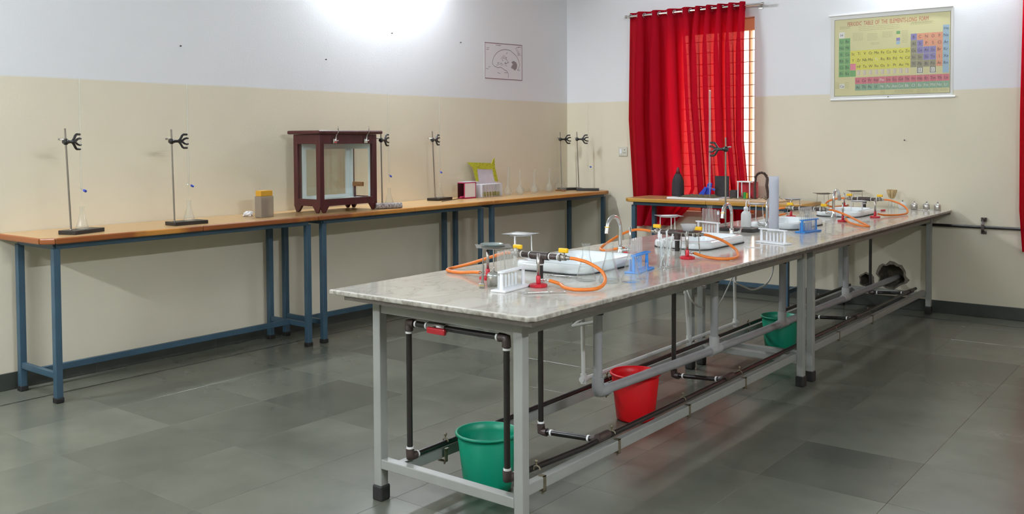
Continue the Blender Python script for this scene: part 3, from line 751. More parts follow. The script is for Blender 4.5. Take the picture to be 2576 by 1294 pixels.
# ---------------------------------------------------------------- the island: two steel frames, one marble worktop
ZT = .85
def island_frame(label, y0, y1):
    XL, XR = 2.945, 3.655
    t = thing('table_frame', label, 'table frame', (3.3, (y0+y1)/2, 0), 'grey steel frames under the marble worktop')
    for x in (XL, XR):
        for y in (y0, y1):
            MB().box(x-.02, x+.02, y-.02, y+.02, .05, .815).build('leg', M_GREYP, t, bevel=.003)
            o = t.children[-1]
            MB().prism([(x-.026, y-.026), (x+.026, y-.026), (x+.026, y+.026), (x-.026, y+.026)], .0003, .062).build('rubber_foot', M_RUBBER, o, bevel=.006)
    for y in (y0, y1):
        MB().box(XL+.02, XR-.02, y-.013, y+.013, .757, .814).build('top_rail', M_GREYP, t, bevel=.002, seg=1)
        MB().box(XL+.02, XR-.02, y-.02, y+.02, .132, .17).build('cross_rail', M_GREYP, t, bevel=.003)
    for x in (XL, XR): MB().box(x-.013, x+.013, y0+.02, y1-.02, .752, .814).build('top_rail', M_GREYP, t, bevel=.002, seg=1)
    MB().box(XR-.053, XR-.02, y0+.02, y1-.02, .151, .193).build('side_rail', M_GREYP, t, bevel=.003)
    MB().box(3.012, 3.045, y0+.02, y1-.02, .118, .163).build('side_rail', M_GREYP, t, bevel=.002, seg=1)
    return t
island_frame('grey square-tube steel frame under the near half of the marble work table', -5.617, -2.935)
island_frame('grey square-tube steel frame under the far half of the marble work table', -2.785, -.115)
SINKS = [(3.215, -4.595, .20, .27), (3.265, -3.445, .17, .275), (3.24, -2.105, .17, .275), (3.255, -.935, .165, .265)]
def rrect(cx, cy, hx, hy, r, n=6):
    out = []
    for sx, sy, a0 in ((1, 1, 0), (-1, 1, PI/2), (-1, -1, PI), (1, -1, 1.5*PI)):
        for i in range(n+1):
            a = a0 + PI/2*i/n; out.append((cx+sx*(hx-r)+r*math.cos(a), cy+sy*(hy-r)+r*math.sin(a)))
    return out
def worktop():
    t = thing('marble_worktop', 'long white veined marble worktop of the central laboratory island', 'worktop', (3.3, -2.87, .84))
    bm = bmesh.new()
    def loop(pts):
        vs = [bm.verts.new((x, y, ZT)) for x, y in pts]
        return [bm.edges.new((vs[i], vs[(i+1) % len(vs)])) for i in range(len(vs))]
    ed = loop([(2.79, -5.742), (3.775, -5.742), (3.796, -5.715), (3.796, -.003), (2.79, -.003)])
    for cx, cy, hx, hy in SINKS: ed += loop(rrect(cx, cy, hx-.02, hy-.02, .07, 4))
    for y in (-5.0, -3.8, -1.765, -.45): ed += loop([(3.29+.0142*math.cos(PI*k/4), y+.0142*math.sin(PI*k/4)) for k in range(8)])
    r = bmesh.ops.triangle_fill(bm, edges=ed, use_beauty=True)
    for f in bm.faces:
        if f.normal.z < 0: f.normal_flip()
    ex = bmesh.ops.extrude_face_region(bm, geom=list(bm.faces))
    bmesh.ops.translate(bm, verts=[v for v in ex['geom'] if isinstance(v, bmesh.types.BMVert)], vec=(0, 0, -.0205))
    bmesh.ops.recalc_face_normals(bm, faces=bm.faces)
    bm.edges.ensure_lookup_table()
    sel = [e for e in bm.edges if abs(e.verts[0].co.z-e.verts[1].co.z) < 1e-5 and all(v.co.x < 2.7901 or v.co.x > 3.77 or v.co.y < -5.741 for v in e.verts) and len(e.link_faces) == 2 and e.calc_face_angle(0) > .6]
    bmesh.ops.bevel(bm, geom=sel, offset=.006, segments=3, profile=.5, affect='EDGES', clamp_overlap=True)
    me = bpy.data.meshes.new('slab'); 
    for v in bm.verts: v.co -= Vector(t.location)
    bm.to_mesh(me); bm.free(); me.materials.append(M_MARBLE)
    o = bpy.data.objects.new('slab', me); COL.objects.link(o); o.parent = t
    b = MB()
    x0, x1, y0, y1 = 2.87, 3.79, -5.735, -.003
    segs = [y0] 
    for cx, cy, hx, hy in SINKS: segs += [cy-hy+.01, cy+hy-.01]
    segs.append(y1)
    b.box(x0, 3.03, y0, y1, .815, .829).box(3.44, x1, y0, y1, .815, .829)
    for i in range(0, len(segs), 2): b.box(3.03, 3.44, segs[i], segs[i+1], .8152, .829)
    b.build('backing_board', principled('dark_backing_board', rgb(74,68,58), .7, var=.2, vscale=30), t)
worktop()
def sink(label, cx, cy, hx, hy, i):
    t = thing('sink', label, 'sink', (cx, cy, ZT), 'white ceramic basins in the marble worktop')
    Ls = [(.006, .8535), (.0, .860), (.0, .878), (.004, .888), (.012, .893), (.03, .894), (.038, .892), (.044, .884), (.05, .85), (.062, .74), (.085, .722), (.12, .718)]
    LO = [(.006, .8535), (.03, .8502), (.034, .80), (.05, .73), (.08, .706), (.12, .702)]
    b = MB()
    for LL in (Ls, LO):
        loops = [rrect(cx, cy, hx-d, hy-d, max(.015, .085-d*.6), 6) for d, z in LL]; n = len(loops[0])
        vs = [(x, y, z) for lp, (d, z) in zip(loops, LL) for x, y in lp]
        fs = [(a*n+k, a*n+(k+1) % n, (a+1)*n+(k+1) % n, (a+1)*n+k) for a in range(len(LL)-1) for k in range(n)]
        b.add(vs, fs, 0, True); b.add(vs[-n:], [tuple(range(n))], 0, True)
    b.build('basin', M_CERAMIC, t)
    MB().solid([(.022, .7186), (.022, .7215), (.014, .7205)], (cx, cy, 0), 16).build('waste', M_CHROME, t)
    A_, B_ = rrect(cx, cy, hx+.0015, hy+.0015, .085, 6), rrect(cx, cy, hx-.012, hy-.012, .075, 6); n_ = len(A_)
    MB().add([(x, y, .8502) for x, y in A_]+[(x, y, .8535) for x, y in A_]+[(x, y, .8535) for x, y in B_]+[(x, y, .8502) for x, y in B_], [(r_*n_+k, r_*n_+(k+1) % n_, ((r_+1) % 4)*n_+(k+1) % n_, ((r_+1) % 4)*n_+k) for r_ in range(4) for k in range(n_)]).build('shadow_seal', M_RUBBER, t)  # black sealant strip, put in to draw the shadow line under the sink
    return t
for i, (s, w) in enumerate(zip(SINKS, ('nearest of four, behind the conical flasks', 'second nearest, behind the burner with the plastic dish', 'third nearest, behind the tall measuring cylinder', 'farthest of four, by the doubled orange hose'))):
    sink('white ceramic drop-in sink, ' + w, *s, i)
def make_faucet():
    t = thing('faucet', '', 'faucet')
    MB().solid([(.024, 0), (.024, .006), (.017, .012), (.0135, .04), (.012, .055)], (0, 0, 0), 20).build('base', M_CHROME, t)
    pts = [(0, 0, .05), (0, 0, .13)] + [(0, -.062+.062*math.cos(a), .142+.062*math.sin(a)) for a in [PI*k/14 for k in range(0, 13)]]
    e = Vector(pts[-1]); pts.append(tuple(e+Vector((0, -.006, -.03))))
    MB().tube(pts, .0098, 14).build('spout', M_CHROME, t)
    MB().cyl(tuple(e+Vector((0, -.0015, -.008))), tuple(e+Vector((0, -.0105, -.045))), .0122, 14).build('aerator', M_STEEL, t)
    MB().cyl((0, 0, .028), (.045, .0, .034), .0075, 10).ball((.05, 0, .035), .012, 10).bar((.05, 0, .035), (.052, .03, .062), .008, .006).build('lever', M_CHROME, t)
    MB().tube([(0, -.1215+.0115*math.cos(PI*k/7), .156+.0022*math.cos(PI*k/7)) if False else (.0115*math.cos(2*PI*k/14), -.1225+.0112*math.sin(2*PI*k/14), .156) for k in range(14)], .0022, 6, closed=True).build('yellow_ring', M_YEL, t)
    return t
series(make_faucet, [((3.172, -4.15, ZT), 0, 'chrome gooseneck faucet at the nearest white sink'), ((3.25, -3.0, ZT), 0, 'chrome gooseneck faucet between the white tube rack and the wash bottle'),
                     ((3.242, -2.45, ZT), PI, 'chrome gooseneck faucet half hidden by the tall measuring cylinder'), ((3.265, -1.26, ZT), PI, 'chrome gooseneck faucet at the farthest white sink')], 'gooseneck faucets')

# ---------------------------------------------------------------- plumbing under the island
gw = thing('gas_pipework', 'black iron gas pipe loop with a red handled valve running under the marble table', 'pipe', (3.3, -5.575, .2))
R_ = .0118
def run_pipe(name, pts, r=R_, m=M_BLACKPIPE): return MB().tube(pts, r, 12, 0).build(name, m, gw)
yl = -5.575
run_pipe('pipe', [(3.066, yl, .205), (3.066, yl, .705)]); run_pipe('pipe', [(3.085, yl, .722), (3.54, yl, .722)]); run_pipe('pipe', [(3.557, yl, .225), (3.557, yl, .705)])
run_pipe('pipe', [(3.066, yl+.02, .186), (3.061, -.25, .2)]); run_pipe('pipe', [(3.557, yl+.02, .206), (3.60, -5.15, .2115), (3.602, -.3, .226)])
def elbow(c, d1, d2, m=M_FITTING, r=.0175, L=.032, parent=gw, name='elbow'):
    c = Vector(c); d1 = Vector(d1); d2 = Vector(d2)
    return MB().tube([c+d1*L, c+d1*.012, c, c+d2*.012, c+d2*L], [r, r*.96, r*.98, r*.96, r], 12).build(name, m, parent)
elbow((3.066, yl, .722), (0,0,-1), (1,0,0)); elbow((3.557, yl, .722), (0,0,-1), (-1,0,0)); elbow((3.066, yl, .187), (0,0,1), (0,1,0)); elbow((3.557, yl, .205), (0,0,1), (0,1,0))
def tape(c, d, r=.0142): c = Vector(c); d = Vector(d).normalized(); MB().cyl(c-d*.004, c+d*.004, r, 12).build('thread_tape', M_PTFE, gw)
for c, d in [((3.066, yl, .684), (0,0,1)), ((3.108, yl, .722), (1,0,0)), ((3.066, yl, .223), (0,0,1)), ((3.557, yl, .682), (0,0,1)), ((3.557, yl, .241), (0,0,1)), ((3.517, yl, .722), (1,0,0)), ((3.165, yl, .722), (1,0,0)), ((3.066, yl+.04, .187), (0,1,0)), ((3.56, yl+.04, .207), (0,1,0))]: tape(c, d)
MB().cyl((3.175, yl, .722), (3.265, yl, .722), .018, 8).cyl((3.22, yl, .722), (3.22, yl-.035, .722), .008, 8).build('valve_body', M_TAP, gw, autosmooth=True)
MB().box(3.205, 3.298, yl-.05, yl-.034, .705, .730).build('valve_handle', principled('red_painted_lever', rgb(178,30,42), .4), gw, bevel=.006)
for y in (-5.0, -3.8, -1.765, -.45):
    run_pipe('riser', [(3.29, y, .205), (3.29, y, .808)]); elbow((3.29, y, .186), (0,0,1), (1,0,0))
    run_pipe('branch', [(3.3, y, .186), (3.585, y, .205)]); tape((3.345, y, .189), (1,0,.07)); tape((3.535, y, .202), (1,0,.07)); tape((3.29, y, .225), (0,0,1))
    MB().cyl((3.604, y-.04, .2245), (3.604, y+.04, .2245), .0175, 12).cyl((3.555, y, .203), (3.604, y, .2235), .0165, 12).build('tee', M_FITTING, gw)
M_CLIPB = principled('dull_brass_strap', rgb(120,112,92), .45, metal=.5, var=.2, vscale=60)
def clamp(x, y, z, xr, zlo):
    b = MB(); b.tube([(x+.014, y, z), (x+.0125, y, z+.0085), (x, y, z+.0145), (x-.0125, y, z+.0085), (x-.015, y, z-.006)], .003, 6)
    b.box(x+.012, xr+.0215, y-.009, y+.009, zlo+.043, zlo+.046).box(xr+.0185, xr+.0215, y-.009, y+.009, zlo-.012, zlo+.046).box(xr-.02, xr+.0215, y-.009, y+.009, zlo-.013, zlo-.010)
    b.cyl((x-.002, y, z+.01), (x-.002, y, z+.03), .0035, 8).ball((x-.002, y, z+.03), .007, 8).cyl((xr+.01, y, zlo-.024), (xr+.01, y, zlo-.012), .004, 8).build('pipe_clamp', M_CLIPB, gw)
for y in (-5.45, -4.92, -4.29, -3.66, -2.21, -1.52): clamp(3.60, y, .2145, 3.615, .151)
for y in (-5.36, -4.1, -2.33, -1.0): clamp(3.063, y, .191, 3.045, .118)
# waste pipes
dw = thing('drain_pipe', 'grey plastic waste pipe under the marble table ending in the broken wall hole', 'pipe', (3.2, -4.4, .21))
RUN = [(3.36, -4.655, .292), (3.36, -3.46, .27), (3.36, -2.48, .262), (3.358, -1.26, .258), (3.352, -.1, .25), (3.352, .12, .249)]
MB().tube(smooth_path(RUN, 4), .0225, 16).build('main_pipe', M_PVC, dw)
for i, (x, y, z) in enumerate(RUN[:4]):
    MB().tube([(x, y, z+.01), (x, y, .65)], .0215, 16).build('down_pipe', M_PVC, dw)
    MB().solid([(.027, .648), (.027, .699)], (x, y, 0), 16).build('rubber_coupling', M_RUBBER, dw)
    if i == 0: MB().tube([(x, y, z+.07), (x, y, z+.02), (x, y+.006, z+.003), (x+.001, y+.025, z), (x+.003, y+.08, z)], .028, 16).build('bend', M_PVC, dw)
    else: MB().tube([(x-.001, y-.06, z), (x+.001, y+.06, z)], .0275, 16).cyl((x, y, z), (x, y, z+.075), .0275, 16).build('branch_tee', principled('pale_pvc_tee', rgb(172,172,170), .45), dw)
# water pipes
wp = thing('water_pipe', 'thin white plastic water pipes with flexible hoses under the marble table', 'pipe', (3.03, -4.27, .2))
MB().tube([(3.03, -4.27, .222), (3.03, -2.42, .222)], .0105, 12).build('pipe', M_PVCW, wp)
for y, zt_ in ((-4.275, .56), (-3.12, .53), (-2.46, .53)):
    MB().tube([(3.03, y, .225), (3.025, y-.03 if y == -3.12 else y, zt_)], .0105, 12).build('pipe', M_PVCW, wp)
    MB().cyl((3.03, y, .2), (3.03, y, .25), .0155, 12).cyl((3.03, y-.02, .222), (3.03, y+.03, .222), .015, 12).build('elbow', M_PVCW, wp)
    MB().cyl((3.025, y-(.03 if y == -3.12 else 0), zt_-.02), (3.025, y-(.03 if y == -3.12 else 0), zt_+.03), .0145, 12).build('socket', M_PVCW, wp)
MB().tube([(3.025, -4.275, .59), (3.0, -4.33, .5), (3.12, -4.28, .6), (3.12, -4.28, .62)], .0085, 10).build('bracket', M_PVCW, wp)
MB().tube([(3.0, -4.33, .5), (3.13, -4.31, .535), (3.19, -4.38, .55)], .0085, 10).build('bracket', M_PVCW, wp)
MB().tube(smooth_path([(3.03, -2.46, .55), (3.12, -2.66, .53), (3.15, -2.59, .491), (3.15, -2.448, .454), (3.15, -2.253, .461), (3.15, -2.15, .508), (3.16, -2.13, .6), (3.2, -2.2, .72)], 6), .0055, 8).build('flexible_hose', M_PVCW, wp)
MB().tube(smooth_path([(3.03, -3.15, .55), (3.06, -3.2, .54), (3.1, -3.225, .49), (3.1, -3.15, .442), (3.1, -3.08, .424)], 6), .0055, 8).build('flexible_hose', M_PVCW, wp)
MB().tube(smooth_path([(3.03, -2.46, .56), (3.06, -2.62, .5), (3.07, -2.75, .42), (3.06, -2.85, .35)], 6), .0045, 8).build('flexible_hose', M_PVCW, wp)
MB().cyl((3.03, -3.15, .56), (3.12, -3.13, .565), .011, 12).cyl((3.12, -3.13, .565), (3.145, -3.125, .567), .016, 12).build('angle_valve', M_CHROME, wp)

# ---------------------------------------------------------------- buckets
def bucket(label, c, r1, r0, h, m):
    t = thing('waste_bucket', label, 'bucket', c, 'plastic waste buckets under the table')
    n = 64; prof = [(r0-.012, .001), (r0, .004), (r0+.002, .012), (r0+(r1-r0)*.86, h*.86), (r1-.006, h*.88), (r1-.004, h-.012), (r1+.006, h-.012), (r1+.008, h-.003), (r1+.003, h), (r1-.004, h-.002), (r1-.008, h*.86), (r0-.002, .012), (1e-4, .008)]
    vs = []; 
    for i, (r, z) in enumerate(prof):
        for k in range(n):
            rr = r + (.0016*abs(math.sin(k*PI/8))**6 if 2 <= i <= 3 else 0)
            a = 2*PI*k/n; vs.append((c[0]+rr*math.cos(a), c[1]+rr*math.sin(a), c[2]+z))
    fs = [(i*n+k, i*n+(k+1) % n, (i+1)*n+(k+1) % n, (i+1)*n+k) for i in range(len(prof)-1) for k in range(n)] + [tuple(range(n-1, -1, -1))]
    MB().add(vs, fs, 0, True).build('body', m, t)
    return t
bucket('green plastic bucket under the near end of the marble table', (3.213, -5.27, 0), .126, .096, .242, M_BIN_G)
bucket('red plastic bucket under the middle of the near table half', (3.207, -4.06, 0), .124, .095, .245, M_BIN_R)
bucket('green plastic bucket farther back under the table by the double legs', (3.21, -2.14, 0), .122, .094, .245, M_BIN_G)

# ---------------------------------------------------------------- gas outlets, burners and hoses on the worktop
def make_outlet():
    t = thing('gas_outlet', '', 'gas tap')
    MB().cyl((0, 0, -.03), (0, 0, .082), .0128, 14).build('riser', M_BLACKPIPE, t)
    MB().cyl((-.046, 0, .096), (.046, 0, .096), .0178, 14).cyl((0, 0, .096), (0, 0, .062), .017, 14).build('tee', M_FITTING, t)
    MB().solid([(.0146, .056), (.0146, .062)], (0, 0, 0), 14).build('thread_tape', M_PTFE, t)
    for s in (-1, 1):
        MB().cyl((s*.046, 0, .096), (s*.098, 0, .096), .0128, 14).build('nipple', M_FITTING, t)
        for x in (.05, .094): MB().cyl((s*x, 0, .096), (s*(x+.005), 0, .096), .0152, 14).build('thread_tape', M_PTFE, t)
        o = MB().cyl((s*.099, 0, .096), (s*.108, 0, .096), .0165, 6).cyl((s*.108, 0, .096), (s*.134, 0, .096), .0125, 12).cyl((s*.121, 0, .1), (s*.121, 0, .118), .007, 8).tube([(s*.134, 0, .096), (s*.14, 0, .096), (s*.143, 0, .096), (s*.149, 0, .096), (s*.152, 0, .096), (s*.165, 0, .096)], [.0085, .0095, .007, .009, .0065, .006], 10).build('cock', M_TAP, t, autosmooth=True)
        MB().box(s*.121-.022, s*.121+.022, -.008, .008, .1165, .136).build('yellow_lever', M_YEL, o, bevel=.004)
    return t
series(make_outlet, [((3.29, -5.0, ZT), 0, 'double gas tap with yellow levers nearest the camera, by the white test tube rack'), ((3.31, -3.8, ZT), 0, 'double gas tap with yellow levers second nearest, behind the tripod with the plastic dish'),
                     ((3.25, -1.765, ZT), 0, 'double gas tap with yellow levers beyond the blue rack of crowded test tubes'), ((3.245, -.47, ZT), 0, 'double gas tap with yellow levers farthest away near the far wall')], 'gas taps on the worktop')
def make_burner():
    t = thing('bunsen_burner', '', 'burner')
    MB().solid([(.034, 0.0002), (.0365, .003), (.0365, .011), (.033, .0135), (.012, .0145)], (0, 0, 0), 10, smooth=False).build('base', M_REDP, t)
    MB().solid([(.009, .014), (.0095, .018), (.009, .044), (.0075, .046)], (0, 0, 0), 16).build('collar', M_REDP, t)
    MB().solid([(.0062, .045), (.0062, .136)], (0, 0, 0), 14).build('barrel', M_STEEL, t)
    MB().tube([(.008, 0, .03), (.02, 0, .029), (.021, 0, .029), (.026, 0, .0285), (.027, 0, .028), (.044, 0, .026)], [.004, .004, .0068, .0068, .0042, .004], 10).build('gas_inlet', M_CHROME, t)
    return t
D = math.radians
series(make_burner, [((3.43, -5.205, ZT), D(35), 'red based bunsen burner nearest the camera, in front of the first gas tap'), ((3.135, -5.165, ZT), D(185), 'bunsen burner behind the steel spirit lamp, under the tripod with the watch glass'),
                     ((3.505, -4.065, ZT), D(60), 'red based bunsen burner under the tripod that holds the frosted plastic dish'), ((3.16, -4.03, ZT), D(180), 'bunsen burner behind the blue test tube rack beside the nearest faucet'),
                     ((3.0, -1.415, ZT), D(180), 'bunsen burner under the round topped tripod right of the tall cylinder'), ((3.437, -1.57, ZT), D(-40), 'red based bunsen burner beside the doubled orange hose'),
                     ((3.52, -1.105, ZT), D(80), 'red based bunsen burner at the right corner of the farthest sink'), ((3.02, -.28, ZT), D(60), 'bunsen burner farthest away, behind the farthest gas tap')], 'bunsen burners')
HR = .0072
def hose(label, pts):
    P = smooth_path(pts, 9); c = P[0]
    o = MB().tube(P, HR, 12).build('rubber_hose', M_HOSE, base=c)
    return tag(o, label, 'hose', 'orange gas hoses')
hose('orange hose looping right from the nearest gas tap to the nearest burner', [(3.447, -5.0, .946), (3.475, -4.998, .944), (3.53, -4.99, .932), (3.60, -5.0, .904), (3.658, -5.065, .877), (3.676, -5.15, .8605), (3.63, -5.215, .859), (3.56, -5.205, .8595), (3.505, -5.165, .865), (3.466, -5.18, .8765)])
hose('orange hose looping left over the worktop to the burner under the watch glass', [(3.133, -5.0, .946), (3.10, -5.003, .944), (3.03, -5.02, .922), (2.92, -5.03, .886), (2.845, -5.045, .865), (2.835, -5.085, .8595), (2.88, -5.12, .8595), (2.96, -5.13, .861), (3.04, -5.155, .872), (3.093, -5.168, .8765)])
hose('orange hose curving right round the second sink to the burner with the plastic dish', [(3.467, -3.8, .946), (3.50, -3.80, .941), (3.565, -3.79, .92), (3.635, -3.80, .885), (3.675, -3.85, .865), (3.70, -3.92, .8595), (3.70, -4.0, .8592), (3.655, -4.035, .8594), (3.58, -4.02, .862), (3.525, -4.03, .8765)])
hose('orange hose arching left behind the nearest faucet', [(3.153, -3.8, .946), (3.11, -3.80, .951), (3.06, -3.82, .95), (3.02, -3.88, .93), (2.99, -3.96, .895), (2.985, -4.04, .865), (3.03, -4.06, .8595), (3.075, -4.04, .868), (3.118, -4.03, .8765)])
hose('orange hose folded into a thick double loop right of the crowded blue rack', [(3.407, -1.765, .946), (3.45, -1.765, .94), (3.55, -1.80, .912), (3.65, -1.86, .88), (3.715, -1.9, .8605), (3.722, -1.92, .8595), (3.70, -1.925, .8595), (3.63, -1.86, .8595), (3.54, -1.73, .8595), (3.48, -1.62, .868), (3.469, -1.597, .8765)])
hose('orange hose looping right from the farthest gas tap to the burner by the sink corner', [(3.402, -.47, .946), (3.45, -.475, .942), (3.53, -.50, .92), (3.595, -.56, .89), (3.63, -.66, .866), (3.635, -.78, .8595), (3.60, -.90, .8595), (3.55, -.99, .864), (3.527, -1.062, .8765)])
hose('orange hose hanging left of the tall measuring cylinder', [(3.093, -1.765, .946), (3.05, -1.765, .94), (2.97, -1.72, .915), (2.90, -1.66, .88), (2.87, -1.58, .8595), (2.88, -1.49, .8595), (2.92, -1.43, .865), (2.958, -1.415, .8765)])
hose('orange hose seen behind the farthest faucet', [(3.088, -.47, .946), (3.04, -.47, .945), (2.95, -.44, .92), (2.90, -.38, .885), (2.92, -.30, .8605), (2.99, -.22, .866), (3.0, -.24, .8765)][:5] + [(2.96, -.22, .8605), (3.02, -.2, .868), (3.04, -.243, .8765)])

# ---------------------------------------------------------------- tripods, gauzes and what stands on them
def make_tripod(h, m):
    def f():
        t = thing('tripod_stand', '', 'tripod')
        MB().tube([(.052*math.cos(2*PI*k/24), .052*math.sin(2*PI*k/24), h-.0035) for k in range(24)], .0033, 8, closed=True).build('ring', m, t)
        for a in (.4, .4+2*PI/3, .4+4*PI/3):
            c, s = math.cos(a), math.sin(a)
            MB().tube([(.052*c, .052*s, h-.005), (.053*c, .053*s, h*.5), (.06*c, .06*s, .0025), (.063*c, .063*s, .0027)], .0026, 8).build('leg', m, t)
        return t
    return f
TW = [((2.925, -4.66, ZT), .2, .14, 'white legged tripod behind the row of test tubes at the nearest sink'), ((2.93, -3.19, ZT), .9, .128, 'pale legged tripod left of the second sink, before the window bench'),
      ((2.872, -1.76, ZT), .5, .118, 'pale legged tripod between the wash bottle and the tall measuring cylinder'), ((3.375, -1.03, ZT), .9, .116, 'tripod standing over the front edge of the farthest sink')]
TD = [((3.155, -5.15, ZT), .8, .14, 'tripod with the watch glass, behind the steel spirit lamp'), ((3.455, -3.955, ZT), .3, .125, 'dark tripod over a burner, carrying the frosted plastic dish'), ((2.985, -1.345, ZT), .2, .134, 'dark tripod over the burner right of the tall measuring cylinder'),
      ((2.84, -.28, ZT), .6, .12, 'dark tripod by the left edge of the worktop beyond the crowded blue rack'), ((3.07, -.14, ZT), .1, .142, 'dark tripod against the far wall at the far end of the worktop')]
for L_, m in ((TW, M_WHITE), (TD, M_STEEL)):
    for loc, rz, h, lab in L_:
        t = make_tripod(h, m)(); t.location = loc; t.rotation_euler = (0, 0, rz); t['label'] = lab; t['group'] = 'iron tripods'
def gauze(loc, rz, w, lab, dark=False):
    t = thing('wire_gauze', lab, 'gauze', loc, 'wire gauze squares')
    b = MB(); n = 4
    vs = []
    for z in (0, .0013):
        for j in range(n+1):
            for i in range(n+1):
                x, y = (i/n-.5)*w, (j/n-.5)*w; vs.append((x, y, z + .012*max(0, abs(x)+abs(y)-w*.62)))
    K = (n+1)**2
    for j in range(n):
        for i in range(n):
            q = [j*(n+1)+i, j*(n+1)+i+1, (j+1)*(n+1)+i+1, (j+1)*(n+1)+i]
            b_ = [K+k for k in q]; b.add([vs[k] for k in q], [(3,2,1,0)]); b.add([vs[k] for k in b_], [(0,1,2,3)])
    def at(v): return tuple(Vector(v)+Vector(loc))
    b.v = [at(v) for v in b.v]
    b.build('mesh', M_GAUZED if dark else M_GAUZE, t)
    MB().solid([(w*.33, .0014), (w*.33, .002)], loc, 28).build('heat_pad', M_GPAD if not dark else M_GAUZED, t)
    t.rotation_euler = (0, 0, rz); return t
gauze((2.925, -4.66, ZT+.1402), .05, .135, 'wire gauze with a white centre on the tripod behind the test tubes')
gauze((3.155, -5.15, ZT+.1402), .75, .15, 'thin dark wire gauze under the watch glass', True)
gauze((2.93, -3.19, ZT+.1282), .8, .145, 'wire gauze with a white centre on the tripod before the window bench')
gauze((2.872, -1.76, ZT+.1182), .3, .13, 'wire gauze seen edge-on left of the tall measuring cylinder')
gauze((3.375, -1.03, ZT+.1162), .8, .125, 'white wire gauze tilted on the tripod over the farthest sink')
gauze((2.84, -.28, ZT+.1202), .7, .14, 'dark wire gauze on the tripod by the left edge beyond the blue rack', True)
gauze((3.07, -.14, ZT+.1422), .6, .13, 'dark wire gauze on the tripod against the far wall', True)
wg = thing('watch_glass', 'round pale green watch glass on the tripod behind the spirit lamp', 'watch glass', (3.15, -5.155, ZT+.1425))
MB().lathe([(1e-4, 0), (.02, .001), (.038, .0045), (.05, .0095), (.0505, .0105), (.048, .0098), (.037, .006), (.02, .0027), (1e-4, .0017)], wg.location, 30).build('dish', M_WATCH, wg)
ds = thing('evaporating_dish', 'frosted plastic dish on the dark tripod behind the second gas hose', 'dish', (3.455, -3.955, ZT+.126))
MB().lathe([(1e-4, 0), (.024, .001), (.028, .004), (.038, .03), (.0405, .034), (.041, .0355), (.038, .0345), (.0365, .031), (.0265, .005), (1e-4, .0035)], ds.location, 28).build('dish', M_BASIN, ds)
pl = thing('heating_plate', 'round black iron plate on the tripod under the plastic dish', 'plate', (3.455, -3.955, ZT+.1252))
MB().solid([(.066, 0), (.068, .0004), (.066, .0007)], pl.location, 30).build('plate', M_BLACK, pl)
rp = thing('heating_plate', 'round pale plate on the tripod right of the tall measuring cylinder', 'plate', (2.985, -1.345, ZT+.1342))
MB().solid([(.062, 0), (.064, .0015), (.062, .003)], rp.location, 30).build('plate', M_GAUZE, rp)

# ---------------------------------------------------------------- test tube racks and test tubes
PEG = [(-.019, -.065+.026*k) for k in range(6)]
def make_rack(m):
    def f():
        t = thing('test_tube_rack', '', 'rack')
        MB().box(-.034, .034, -.105, .105, .0002, .009).build('base', m, t, bevel=.003)
        for s in (-1, 1): MB().tube([(.004, s*.084, .008), (.004, s*.084, .076)], [.0085, .0065], 12).build('post', m, t)
        # top board with six holes
        bm = bmesh.new()
        def loop(pts):
            vs = [bm.verts.new((x, y, .075)) for x, y in pts]; return [bm.edges.new((vs[i], vs[(i+1) % len(vs)])) for i in range(len(vs))]
        ed = loop(rrect(.006, 0, .0145, .1, .012, 4))
        for k in range(6): ed += loop([(.006+.0092*math.cos(PI*q/5), -.065+.026*k+.0092*math.sin(PI*q/5)) for q in range(10)])
        bmesh.ops.triangle_fill(bm, edges=ed, use_beauty=True)
        ex = bmesh.ops.extrude_face_region(bm, geom=list(bm.faces)); bmesh.ops.translate(bm, verts=[v for v in ex['geom'] if isinstance(v, bmesh.types.BMVert)], vec=(0, 0, .006)); bmesh.ops.recalc_face_normals(bm, faces=bm.faces)
        me = bpy.data.meshes.new('top_board'); bm.to_mesh(me); bm.free(); me.materials.append(m)
        o = bpy.data.objects.new('top_board', me); COL.objects.link(o); o.parent = t
        for x, y in PEG: MB().tube([(x, y, .008), (x, y, .056), (x, y, .06)], [.0052, .0044, .002], 10).build('peg', m, t)
        return t
    return f
RW = series(make_rack(M_WPL), [((3.372, -5.305, ZT), D(7), 'white plastic rack nearest the camera with six test tubes behind it'), ((3.578, -3.162, ZT), D(251), 'empty white plastic rack in front of the tall measuring cylinder'),
       ((3.065, -2.93, ZT), D(250), 'white plastic rack of test tubes behind the second sink')], 'plastic test tube racks')
ORD = ('leftmost', 'second from the left', 'third from the left', 'third from the right', 'second from the right', 'rightmost')
RB = series(make_rack(M_BPL), [((3.528, -4.57, ZT), D(10), 'sky blue rack beside the conical flasks and the small beaker'), ((3.50, -2.41, ZT), D(-9), 'sky blue rack crowded with test tubes by the third sink')], 'plastic test tube racks')
def make_tube(L, label_patch=False):
    def f():
        t = thing('test_tube', '', 'test tube')
        # stands mouth-down on a drying peg
        MB().lathe([(.0088, 0), (.0092, .001), (.0086, .002), (.0082, .004), (.0082, L-.008), (.0075, L-.004), (.005, L-.0012), (1e-4, L)], (0, 0, 0), 14).build('glass', M_TUBEG, t)
        if label_patch: MB().lathe([(.00835, L-.03), (.00835, L-.01)], (0, 0, 0), 14).build('paper_label', M_PAPER, t)
        return t
    return f
def on_rack(r, idx, L, label, group, extra=None, tilt=None):
    f = make_tube(L); pl_ = []
    Mr = Matrix.Translation(r.location) @ Matrix.Rotation(r.rotation_euler[2], 4, 'Z')
    for k in idx:
        p = Mr @ Vector((PEG[k][0], PEG[k][1], .0092)); pl_.append((tuple(p), 0, label % ORD[k]))
    return series(f, pl_, group)
on_rack(RW[0], range(6), .148, '%s upturned tube on the white rack nearest the camera', 'test tubes on the nearest white rack')
